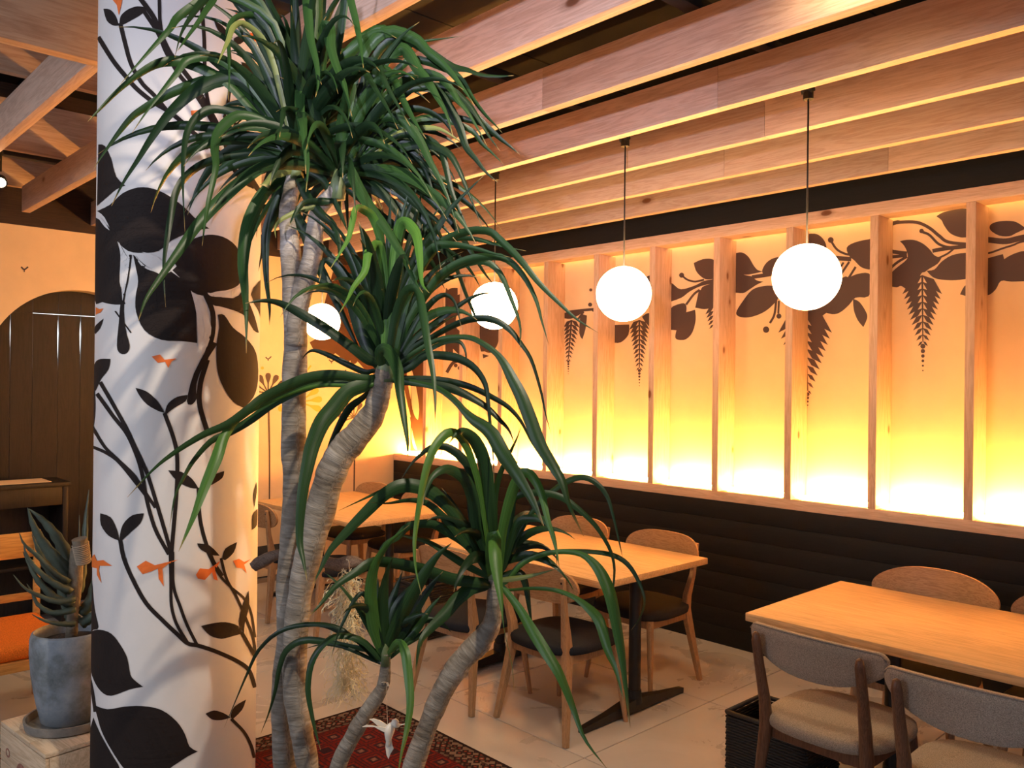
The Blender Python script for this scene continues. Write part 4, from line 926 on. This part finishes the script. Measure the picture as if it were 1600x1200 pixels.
def leaf_mesh(P, wm, prof, phi0, phi1, mat, fold=.38, cut=False):
    """P world points; wm half-width in metres at the widest place"""
    n = len(P)-1; vs = []; uv = []; wob = R_.uniform(.1,.55); wf = R_.uniform(4,9); w0 = R_.uniform(0,6)
    for i, p in enumerate(P):
        t = (P[min(i+1,n)]-P[max(i-1,0)])
        t = t.normalized() if t.length > 1e-9 else Vector((0,0,-1))
        V = (p - CAM).normalized(); sd = t.cross(V)
        if sd.length < 1e-3: sd = Vector((1,0,0))
        sd.normalize(); nn = sd.cross(t).normalized(); f_ = i/n
        ph = phi0 + (phi1-phi0)*f_ + wob*math.sin(wf*f_+w0); s2 = sd*math.cos(ph) + nn*math.sin(ph); n2 = nn*math.cos(ph) - sd*math.sin(ph)
        ww = wm*prof(f_)
        vs += [p - s2*ww + n2*ww*fold, p - s2*ww*.5 + n2*ww*fold*.35, p.copy(), p + s2*ww*.5 + n2*ww*fold*.35, p + s2*ww + n2*ww*fold]
        uv += [(0, f_), (.25, f_), (.5, f_), (.75, f_), (1, f_)]
    fs = [(i*5+k, i*5+k+1, i*5+k+6, i*5+k+5) for i in range(n) for k in range(4)]
    q = MB(); q.add([v_ - PO for v_ in vs], fs, uv); q.build('leaf', mat, plant, smooth=True); LEAFN[0] += 1
def prof_std(f_): 
    a = .36 + .64*math.sin(min(1, f_/.40)*math.pi/2)
    return a*(max(0, 1-((f_-.40)/.60)**1.35) if f_ > .40 else 1) + .02
def prof_late(f_):
    a = .32 + .25*f_ if f_ < .45 else .43 + .57*math.sin(min(1, (f_-.45)/.22)*math.pi/2)
    return a*(max(0, 1-((f_-.67)/.33)**1.7) if f_ > .67 else 1) + .02
def prof_cut(f_): return .55 + .45*math.sin(min(1, f_/.4)*math.pi/2) if f_ < .9 else 1.0
def leaf(pts, w_, d0=D0, k=None, c='d', prof=prof_std, smooth_n=None):
    k = R_.uniform(-.26, .2) if k is None else k
    n = smooth_n or max(20, len(pts)*3)
    C_ = catmull([Vector(p) for p in pts], n)
    for _ in range(6):
        P = [at_d(c_.x, c_.y, d0 + k*(i/n)**1.15) for i, c_ in enumerate(C_)]
        if clear_col(P): break
        k -= .12
    ph = R_.uniform(-.45, .45); dm = d0 + k*.5
    leaf_mesh(P, w_*.5*dm/FPX*1.05/math.cos(ph*.6)*.70, prof, ph, ph*.3 + R_.uniform(-.3, .3), M['leaf_'+c])
C1, C2, C3, C4, C5 = (462,262), (528,296), (602,588), (774,905), (602,1032)
def c1(p, w_, **k): leaf([C1]+p, w_, k.pop('d', 2.2), **k)
def c2(p, w_, **k): leaf([C2]+p, w_, k.pop('d', 2.16), **k)
def c3(p, w_, **k): leaf([C3]+p, w_, k.pop('d', 2.12), **k)
def c4(p, w_, **k): leaf([C4]+p, w_, k.pop('d', 2.10), **k)
def c5(p, w_, **k): leaf([C5]+p, w_, k.pop('d', 2.02), **k)
# crown one, left side
c1([(430,215),(385,160),(352,125),(320,108),(290,97),(265,96),(240,103),(210,122),(182,145),(155,172),(137,190)],24,k=-.2,c='m')
c1([(455,200),(425,40),(380,-15),(335,-10),(302,10),(277,28),(265,45),(240,72),(215,100),(186,134)],20,k=-.25,c='m')
c1([(435,190),(415,160),(390,128),(365,105),(340,90),(315,88),(290,95),(275,115),(255,140),(232,170),(206,208)],22,k=-.2,c='m')
c1([(420,180),(380,140),(340,122),(300,132),(260,150),(223,172),(205,185),(185,208),(165,235),(146,264)],20,k=-.1,c='m')
c1([(455,250),(420,165),(395,138),(370,120),(340,123),(315,133),(290,150),(260,180),(235,215),(215,248),(192,285),(174,322)],32,k=-.15)
c1([(430,220),(390,185),(350,172),(325,172),(305,185),(292,208),(287,235),(285,270),(286,310),(289,362)],17,k=-.22)
c1([(440,200),(407,185),(375,179),(355,190),(340,210),(336,235),(338,262),(326,316),(320,350),(316,384)],22,k=-.3,c='m')
c1([(420,238),(396,236),(360,244),(320,256),(292,276),(276,300),(268,332),(260,376),(256,408),(256,440),(259,480)],18,k=-.22)
c1([(430,250),(408,262),(380,280),(340,316),(308,352),(280,392),(252,432),(228,468),(216,502)],26,k=-.3,c='m')
c1([(430,290),(415,300),(400,325),(386,360),(379,410),(382,450),(385,490),(385,552)],30,k=-.25,c='m')
c1([(455,265),(440,268),(425,274),(412,290)],20,k=-.12,c='o',prof=prof_cut)
c1([(447,300),(460,335),(475,365),(487,398),(505,430),(528,476),(550,524),(574,572)],27,k=-.05)
c1([(484,268),(503,281),(514,303),(525,321),(536,343),(544,364)],18,k=-.1)
c1([(465,275),(480,310),(500,335),(520,352),(530,385),(528,414)],22,k=-.15)
c2([(500,320),(472,328),(452,336),(437,345),(430,357),(431,372)],11,k=-.1,c='o')
c1([(455,268),(440,300),(425,335),(415,365),(414,400),(416,440),(421,480),(421,508)],21,k=.05)
# up
c1([(455,165),(440,119),(422,73),(398,25),(380,-20),(360,-60)],32,k=-.05)
c1([(460,147),(451,92),(437,46),(418,0),(400,-50)],30,k=.05)
c1([(470,262),(473,147),(466,73),(460,0),(450,-80)],38,k=.1)
c1([(475,240),(500,40),(495,-60),(482,-40),(479,-5),(481,28),(486,64),(495,101),(497,130),(493,152)],24,k=-.3,c='m')
c1([(480,250),(500,150),(508,60),(511,40),(515,50),(518,75),(528,106),(538,132),(543,156),(550,182)],27,k=-.28,c='m')
c1([(490,240),(530,60),(542,-40),(546,-10),(556,33),(562,64),(565,84),(568,108)],18,k=-.25,c='m')
c1([(478,250),(490,180),(517,117),(543,88),(570,60),(594,48),(620,60)],26,k=-.1,c='m')
c1([(503,156),(528,119),(556,88),(583,73),(620,73),(652,86)],20,k=0)
c1([(490,220),(514,165),(538,136),(556,110),(580,97),(592,104),(602,128),(620,161),(641,197)],22,k=-.2)
c1([(500,200),(540,130),(560,105),(575,118),(593,147),(607,171),(622,202)],18,k=-.2)
c1([(480,255),(492,119),(510,73),(527,37),(545,-20),(560,-70)],32,k=.1)
c1([(475,255),(483,147),(495,73),(503,37),(512,-40)],30,k=.15)
c1([(464,240),(462,180),(465,132),(469,135),(468,165),(472,200),(478,235),(481,262),(478,300)],24,k=-.3,c='m')
c1([(455,210),(435,155),(415,112),(390,62),(365,30),(332,5),(300,-12)],19,k=-.15)
c1([(460,240),(450,180),(430,112),(410,65),(390,30),(365,0),(340,-40)],32,k=-.1)
c1([(450,160),(420,40),(345,-12),(318,2),(300,25),(284,52),(273,90)],19,k=-.3)
c1([(450,160),(430,40),(350,-10),(330,5),(312,32),(290,62),(277,80)],16,k=-.32,c='m')
c1([(450,200),(430,60),(405,27),(380,25),(365,32),(357,48),(357,75),(358,120),(357,157)],15,k=-.25,c='m')
c1([(450,200),(420,80),(385,40),(366,42),(357,62),(348,82),(340,100)],15,k=-.3,c='o')
# right side of crowns one and two
c1([(500,150),(540,80),(593,40),(633,66),(673,63),(724,56)],12,k=0,c='m')
c2([(540,200),(560,100),(600,50),(646,60),(668,82),(690,100),(708,118),(725,140),(742,165)],24,k=-.15,c='m')
c2([(545,200),(580,100),(620,60),(660,75),(704,102),(730,108),(752,116),(780,119),(803,118)],19,k=-.1)
c2([(545,210),(590,110),(620,78),(636,82),(652,108),(668,126),(684,152),(698,178),(708,214)],26,k=-.18,c='m')
c1([(470,240),(520,140),(560,105),(600,110),(616,128),(628,154),(640,176),(652,196),(666,217)],22,k=-.2,c='m')
c2([(530,290),(580,180),(640,120),(680,118),(704,138),(716,156),(732,176),(746,200),(761,228)],17,k=-.1,c='m')
c2([(560,200),(630,100),(690,105),(720,126),(736,152),(756,178),(772,194),(785,208)],16,k=-.05,c='m')
c2([(560,230),(620,150),(690,135),(728,158),(748,184),(764,212),(781,236)],16,k=-.08)
c2([(560,230),(640,140),(700,145),(758,196),(780,216),(796,228),(812,241)],16,k=0)
c2([(560,220),(620,140),(660,128),(686,144),(704,172),(718,200),(728,230),(744,250),(760,270),(779,286)],22,k=-.1)
c2([(560,250),(640,190),(690,185),(736,204),(752,224),(770,240),(787,257)],14,k=.05,c='m')
c2([(560,240),(600,190),(640,172),(666,174),(686,184),(700,198),(713,220)],16,k=0)
c2([(560,260),(600,226),(626,208),(656,200),(680,200),(700,208),(730,230)],15,k=-.05,c='o')
c2([(565,265),(600,246),(630,230),(660,225),(686,230),(704,242),(716,262),(728,290),(738,316),(757,364)],18,k=-.1)
c2([(550,250),(590,190),(626,188),(648,208),(662,230),(672,252),(686,278),(700,310),(717,364)],20,k=-.12,c='m')
c2([(560,255),(620,215),(660,215),(686,232),(696,260),(704,294),(716,326),(728,352),(733,366)],15,k=-.1)
c2([(570,265),(610,232),(638,238),(656,252),(666,272),(676,300),(692,332)],17,k=0)
c2([(570,270),(596,245),(612,244),(634,256),(650,272),(672,294),(704,334)],19,k=.05)
c2([(543,262),(558,268),(583,268),(610,284),(636,306),(660,328),(684,346),(714,378)],28,k=-.1)
c2([(545,285),(571,290),(595,299),(614,322),(628,344),(635,358)],24,k=-.05)
c2([(535,270),(545,264),(558,288),(576,318),(600,350),(618,380),(634,408),(646,436),(661,458)],26,k=-.25,c='m')
c2([(560,280),(620,300),(660,345),(690,385),(720,405),(739,428),(751,450)],16,k=.08)
c2([(570,270),(640,290),(700,340),(735,390),(757,426),(771,444)],16,k=.08)
c2([(560,290),(620,320),(670,370),(700,395),(715,420),(728,457),(741,490),(746,507)],18,k=.1)
c2([(545,300),(600,340),(650,380),(673,407),(684,431),(696,453)],16,k=.1)
c2([(520,310),(500,315),(475,318),(460,335),(452,352)],16,k=-.1)
# crown three
c3([(592,550),(588,460),(592,380),(598,322)],42,k=.05); c3([(606,540),(606,460),(616,380),(622,326)],36,k=.0)
c3([(596,560),(582,480),(574,400),(560,345)],34,k=.08); c3([(614,560),(630,480),(650,400),(660,350)],30,k=.05)
c3([(588,565),(570,530),(552,480),(536,440),(520,414),(506,408),(499,440)],32,k=-.05)
c3([(600,540),(600,440),(594,388),(585,384),(575,396),(570,424),(553,448),(544,466),(530,490)],20,k=-.3,c='b')
c3([(600,540),(598,400),(585,345),(570,330),(558,327),(552,343),(545,371),(532,394),(516,420)],20,k=-.3,c='b')
c3([(590,570),(574,560),(550,540),(510,512),(470,490),(436,474),(410,470),(383,474)],26,k=-.15)
c3([(585,580),(570,582),(540,568),(516,556),(492,548),(480,552),(470,564)],13,k=0)
c3([(585,590),(567,592),(530,587),(490,590),(453,603),(413,623),(390,640),(357,663),(317,680),(273,707),(240,733),(199,777)],26,k=-.25,c='m')
c3([(580,598),(520,596),(480,605),(430,628),(390,657),(357,677),(330,690),(303,720),(287,747),(273,777),(265,824)],18,k=-.2,c='m')
c3([(575,603),(500,603),(440,620),(380,650),(352,680),(338,715),(318,762),(302,806),(279,862)],24,k=-.3,c='b',prof=prof_late)
c3([(585,596),(570,603),(544,612),(521,638),(502,661),(488,695),(480,730),(472,775),(468,840),(474,875),(480,907)],36,k=-.22,c='m')
c3([(570,620),(545,640),(523,680),(512,710),(514,728)],16,k=.05)
c3([(596,570),(592,552),(600,545),(612,556),(622,580),(625,610),(632,655),(637,690),(637,715)],27,k=-.3,c='m')
c3([(606,570),(618,500),(632,462),(645,453),(654,465),(661,500),(668,540),(676,580),(680,620),(680,660)],25,k=-.3,c='m')
c3([(612,560),(640,500),(667,460),(690,430),(723,410),(757,402),(790,405),(817,430),(837,467),(847,503),(858,540)],20,k=-.15,c='m')
c3([(612,560),(640,460),(680,390),(720,366),(760,362),(783,378),(813,407),(840,440),(873,473),(903,500),(935,520)],20,k=-.2,c='m')
c3([(612,570),(650,480),(700,425),(750,408),(780,425),(800,470),(813,510),(812,548)],16,k=-.1,c='m')
c3([(614,575),(650,525),(673,508),(704,486),(732,468),(754,459),(781,458)],14,k=-.05)
c3([(616,578),(645,545),(675,528),(704,512),(732,501),(757,498),(779,503),(798,516),(814,536),(831,563),(845,610),(852,645),(861,678)],16,k=-.1)
c3([(614,580),(640,556),(677,534),(704,527),(732,527),(750,534),(772,549),(787,567),(800,592),(815,622),(830,660),(845,697),(866,730),(880,755),(890,790),(912,838)],28,k=-.3,c='m',prof=prof_late)
c3([(614,585),(640,575),(664,556),(695,556),(717,561),(740,575),(757,600),(762,632),(766,672),(770,710),(772,755)],18,k=-.12)
c3([(620,590),(660,591),(697,595),(735,605),(767,620),(795,637),(815,660),(830,690),(845,715)],14,k=-.05)
c3([(622,593),(660,600),(685,607),(710,625),(735,652),(765,675),(785,710),(805,740),(830,780),(850,822)],32,k=-.35,c='m',prof=prof_late)
c3([(620,595),(667,600),(702,606),(730,617),(760,635),(780,655),(795,672),(804,694)],18,k=-.1)
c3([(605,540),(612,430),(622,360),(632,347),(646,358),(652,372),(655,396),(657,422),(660,445),(671,458)],24,k=-.35,c='b')
c3([(615,550),(640,450),(665,400),(684,384),(710,383),(740,388),(770,396),(797,402)],19,k=-.2,c='m')
c3([(615,550),(650,420),(690,380),(720,374),(744,374),(770,380),(792,386),(822,392)],13,k=-.1,c='m')
c3([(606,540),(618,420),(632,346),(645,310),(654,279)],16,k=.0); c3([(608,545),(630,420),(648,348),(655,318),(661,287)],14,k=.05)
c3([(612,560),(632,450),(658,390),(680,360),(700,330),(722,307),(758,272)],20,k=-.1)
c3([(620,560),(660,490),(690,462),(710,472),(721,512)],14,k=-.05); c3([(625,575),(680,540),(712,532),(726,545),(730,580)],12,k=-.05)
c3([(612,565),(634,520),(655,480),(668,440),(690,415),(720,398)],18,k=.1)
c3([(618,570),(650,535),(690,505),(720,490)],14,k=.12)
# crown four
c4([(770,880),(765,830),(760,780),(755,725),(742,690),(727,675),(715,675),(702,692)],36,k=-.1,c='m'); c4([(766,880),(745,830),(740,785),(728,750),(708,735),(692,733),(675,745),(664,770),(660,792)],26,k=-.15,c='m')
c4([(768,880),(750,800),(735,735),(718,712),(700,700),(688,698),(672,700),(655,712),(640,728),(622,757)],19,k=.0)
c4([(768,880),(750,760),(727,692),(705,675),(685,690),(670,722),(660,765),(652,815),(648,850),(650,890),(659,930)],20,k=-.25,c='b')
c4([(765,890),(730,852),(700,832),(675,820),(640,822),(620,840),(600,852),(587,880),(577,912)],20,k=-.1,c='m')
c4([(762,890),(730,852),(700,815),(670,788),(640,782),(605,787),(579,785)],16,k=-.1,c='m')
c4([(760,885),(735,840),(700,790),(680,767),(660,757),(625,757),(595,767),(567,780),(529,798)],16,k=-.05,c='m')
c4([(758,885),(720,815),(680,772),(640,758),(607,768),(570,802),(540,832),(515,860),(500,890),(489,914)],30,k=-.15,c='m')
c4([(765,912),(750,910),(705,905),(655,890),(605,880),(580,880),(555,895),(525,915),(500,945),(484,962)],27,k=-.25,c='m')
c4([(768,905),(730,885),(700,865),(670,847),(640,840),(622,836)],16,k=.05,c='m')
c4([(760,912),(745,913),(715,935),(695,960),(670,985),(656,1007),(649,1055)],28,k=-.15,c='m'); c4([(760,916),(730,925),(695,955),(670,983),(640,1005),(610,1022)],20,k=-.1,c='m')
c4([(770,890),(768,862),(771,838),(773,842),(774,860),(778,900),(783,940),(788,985),(800,1040),(803,1082)],27,k=-.35,c='b',prof=lambda f_: (1 if f_ < .55 else max(0, 1-((f_-.55)/.22)) if f_ < .77 else 0) + .035)
c4([(780,890),(785,830),(800,770),(815,742),(830,744),(845,770),(855,810),(868,855),(874,887)],24,k=-.25,c='b')
c4([(776,890),(773,790),(780,745),(795,712),(808,685),(815,664)],12,k=-.05,c='m'); c4([(780,890),(787,850),(800,785),(808,757),(815,740)],20,k=-.02)
c4([(784,890),(800,800),(805,777),(835,770),(872,775),(900,792),(930,820),(952,855),(960,885),(958,920),(954,942)],14,k=-.15,c='m')
c4([(786,885),(830,800),(865,765),(885,752),(910,745),(932,755),(948,775),(957,803),(967,845),(973,872)],14,k=-.15,c='m')
c4([(785,888),(800,840),(812,815),(832,809),(850,812),(862,828),(869,855),(870,885)],18,k=-.15,c='m'); c4([(786,889),(805,855),(822,815),(842,795)],16,k=0)
c4([(790,910),(815,882),(847,867),(880,862),(910,867),(932,885),(947,910),(957,940),(968,1000),(975,1050),(985,1138)],26,k=-.3,c='b',prof=prof_late)
c4([(790,905),(815,880),(845,865),(890,860),(935,862),(965,870),(985,887),(1000,915),(1007,940),(1000,965),(986,985)],13,k=-.2,c='m')
c4([(790,922),(827,920),(865,922),(895,932),(920,950),(937,972),(948,1015),(962,1050),(976,1100)],22,k=-.28,c='b',prof=prof_late)
c4([(790,925),(810,952),(827,980),(847,1010),(870,1045),(884,1075),(896,1108),(914,1156),(950,1203)],25,k=-.35,c='b')
c4([(785,900),(812,895),(822,915),(827,950),(832,980)],18,k=-.05); c4([(790,905),(827,900),(873,888)],12,k=-.1,c='o')
c4([(770,900),(750,850),(735,800),(728,740)],22,k=.05); c4([(770,895),(740,840),(710,790),(690,762)],16,k=.05)
# crown five
c5([(594,1010),(583,976),(579,927),(586,885),(607,850),(640,820)],28,k=-.1,c='b'); c5([(600,1010),(597,955),(604,902),(616,866)],27,k=-.05,c='m')
c5([(608,1010),(632,955),(660,902),(681,871),(706,848)],30,k=-.05,c='m'); c5([(612,1010),(646,955),(670,920),(692,893)],26,k=0)
c5([(590,1028),(562,1004),(534,990),(506,979),(477,978)],13,k=.05); c5([(590,1034),(540,985),(490,975),(440,985),(405,1015),(385,1055),(370,1090),(350,1137)],10,k=.1)
c5([(590,1034),(555,1018),(527,1009),(502,1007),(472,1015)],8,k=.05)
c5([(596,1030),(565,1000),(530,992),(505,1005),(486,1035),(481,1077),(488,1120),(495,1150),(501,1172)],17,k=-.1,c='m')
c5([(596,1020),(578,982),(565,957),(548,933),(527,910),(502,891)],14,k=0,c='m'); c5([(598,1010),(585,970),(570,930),(555,935),(537,970),(527,995),(517,1030)],11,k=-.1)
c5([(612,1015),(622,1005),(632,1018),(638,1060),(641,1100),(636,1140),(628,1175),(621,1215)],21,k=-.25,c='b')
c5([(606,1015),(608,960),(618,920),(630,890)],24,k=.05); c5([(598,1015),(592,950),(590,900)],22,k=.05)
c5([(596,1022),(540,1010),(480,1000),(448,1015),(436,1045),(430,1080),(420,1115),(407,1147)],14,k=.15,c='m')
c5([(614,1020),(650,985),(672,950),(690,930)],18,k=0,c='m')
# fill leaves, real arcs in 3-D
def fill_leaf(base_px, d, az, el, ln, w_, mat='d', droop=1.0):
    b = at_d(base_px[0], base_px[1], d); dr = (RT*math.cos(az) + F*math.sin(az))*math.cos(el) + UP*math.sin(el)
    P = []; p = b.copy(); v_ = dr*1.0; n = 14
    for i in range(n+1):
        P.append(p.copy()); p = p + v_*(ln/n); v_ = (v_ + Vector((0,0,-1))*droop*.16*(.3+i/n*1.4)).normalized()
    if not clear_col(P, .04): return False
    leaf_mesh(P, w_/2, prof_std, R_.uniform(-.7,.7), R_.uniform(-.7,.7), M['leaf_'+mat]); return True
for cpx, d, cnt, lo, hi, ln in (((462,240), 2.22, 66, .2, 1.5, (.32,.56)), ((528,275), 2.18, 50, -.1, 1.4, (.28,.5)), ((602,565), 2.13, 34, .95, 1.5, (.30,.46)), ((774,885), 2.12, 9, .5, 1.4, (.2,.32)), ((602,1015), 2.03, 5, .8, 1.45, (.12,.22))):
    done = tries = 0
    while done < cnt and tries < cnt*6:
        tries += 1
        az = R_.uniform(0, 2*math.pi); el = R_.uniform(lo, hi)
        if fill_leaf(cpx, d, az, el, R_.uniform(*ln), R_.uniform(.018,.034), R_.choice('ddddm'), R_.uniform(.6,1.3)): done += 1
print('leaves', LEAFN[0])
# folded tip of a cut leaf stub on the fork
# ---- driftwood stick with moss
dw = empty('driftwood_stick', at_d(500, 880, 2.42)); tag(dw, 'gnarled driftwood stick hung across behind the grey trunks', 'driftwood')
pts = [(396,886,16),(412,876,18),(435,866,17),(455,868,18),(480,876,20),(505,878,20),(530,882,19),(550,878,18),(568,881,12),(584,888,5)]
C_ = catmull([Vector(p) for p in pts], 40); q = MB(); 
q.tube([at_d(c.x, c.y, 2.42) - dw.location for c in C_], [max(.002, c.z/2*2.42/FPX) for c in C_], 12, ring=lambda a, i: 1+.16*math.sin(2*a+i*.5)+.08*math.sin(5*a+i*.9)); q.build('branch', M['drift'], dw, smooth=True)
q = MB(); q.tube([at_d(470, 868, 2.40)-dw.location, at_d(470, 850, 2.33)-dw.location, at_d(466, 862, 2.24)-dw.location], .0015, 5); q.build('wire', M['twine'], dw)
ms = empty('hanging_moss', at_d(544, 885, 2.40)); tag(ms, 'pale dry moss tuft hanging from the driftwood stick', 'air plant')
q = MB(); lp = [at_d(u, v, d)-ms.location for u, v, d in ((541,874,2.38),(545,877,2.375),(546,890,2.385),(545,904,2.40))]; q.tube(catmull(lp, 14), .0016, 5)
q.build('wire', M['twine'], ms)
q = MB(); rr = random.Random(5)
for s in range(420):
    t0 = rr.random(); u = 542 + rr.uniform(-17, 17)*(0.5+t0*.6); v = 888 + t0*185; p = at_d(u, v, 2.40 + rr.uniform(-.035,.035)); pts = [p]
    dv = Vector((rr.uniform(-1,1), rr.uniform(-1,1), rr.uniform(-1.6,-.2))).normalized(); 
    for k in range(9):
        dv = (dv + Vector((rr.uniform(-.8,.8), rr.uniform(-.8,.8), rr.uniform(-.75,.4)))).normalized(); p = p + dv*.0095
        o_ = p - at_d(541, 900, 2.4); lat = o_.dot(RT)
        if abs(lat) > .062: p = p - RT*(lat - math.copysign(.062, lat))
        pts.append(p)
    q.tube([x_ - ms.location for x_ in pts], .0011, 3, cap=False)
mo = q.build('strands', M['moss'], ms); mo['kind'] = 'stuff'
# ---- ceramic hummingbird
bd = empty('hanging_bird', at_d(606, 1135, 2.0)); tag(bd, 'cream ceramic hummingbird hanging on a string from the thin stem', 'bird ornament')
B = lambda u, v, d=2.0: at_d(u, v, d) - bd.location
q = MB(); C_ = catmull([Vector(p) for p in ((607,1166,3),(607,1156,9),(608,1144,15),(611,1136,14),(615,1131,9),(617,1128,11),(619,1131.5,12),(622,1133,8),(625,1133,2.5))], 32)
q.tube([B(c.x, c.y) for c in C_], [max(.0008, c.z/2*2.0/FPX) for c in C_], 16); q.build('body', M['bird'], bd, smooth=True)
q = MB(); q.tube([B(623,1133), B(630,1131.8), B(635,1131)], [.0022,.0014,.0006], 8); q.build('beak', M['bird'], bd, smooth=True)
def flat(name, px, d0, d1, th=.0022):
    q = MB(); n = len(px); c = sum((Vector((p[0], p[1])) for p in px), Vector((0,0)))/n
    f_ = [B(p[0], p[1], d0 + (d1-d0)*i/(n-1)) for i, p in enumerate(px)]; b2 = [p + F*th for p in f_]
    q.add(f_ + b2, [tuple(range(n)), tuple(range(2*n-1, n-1, -1))] + [(i, (i+1)%n, n+(i+1)%n, n+i) for i in range(n)]); q.build(name, M['bird'], bd)
flat('wing', [(609,1140),(600,1144),(592,1140),(585,1136),(576,1136),(566,1136),(572,1133),(582,1134),(594,1136),(604,1137),(611,1134)], 1.995, 1.995)
flat('wing', [(608,1139),(600,1138),(590,1134),(582,1127),(577,1124),(584,1123),(594,1126),(602,1131),(609,1136)], 2.006, 2.006)
flat('tail', [(604,1152),(611,1152),(613,1165),(615,1170),(610,1178),(607,1186),(604,1180),(602,1166)], 2.0, 2.0)
q = MB(); q.tube([B(620.5,1130.5,1.994), B(620.5,1130.5,1.9935)], .0011, 8); q.build('eye', M['screw'], bd)
q = MB(); q.tube([B(606,1137), B(605,1120), B(604,1090), B(604,1072)], .0007, 5)
ring_ = [B(594 + 12*(1-math.cos(a_*math.pi/8))/2, 1068 - 2*math.sin(a_*math.pi/8), 2.03 - .022*math.sin(a_*math.pi/8)) for a_ in range(9)]; q.tube(ring_, .0011, 5); q.tube([B(605,1067,2.0), B(607,1072,2.0)], .003, 8); q.build('string', M['twine'], bd)
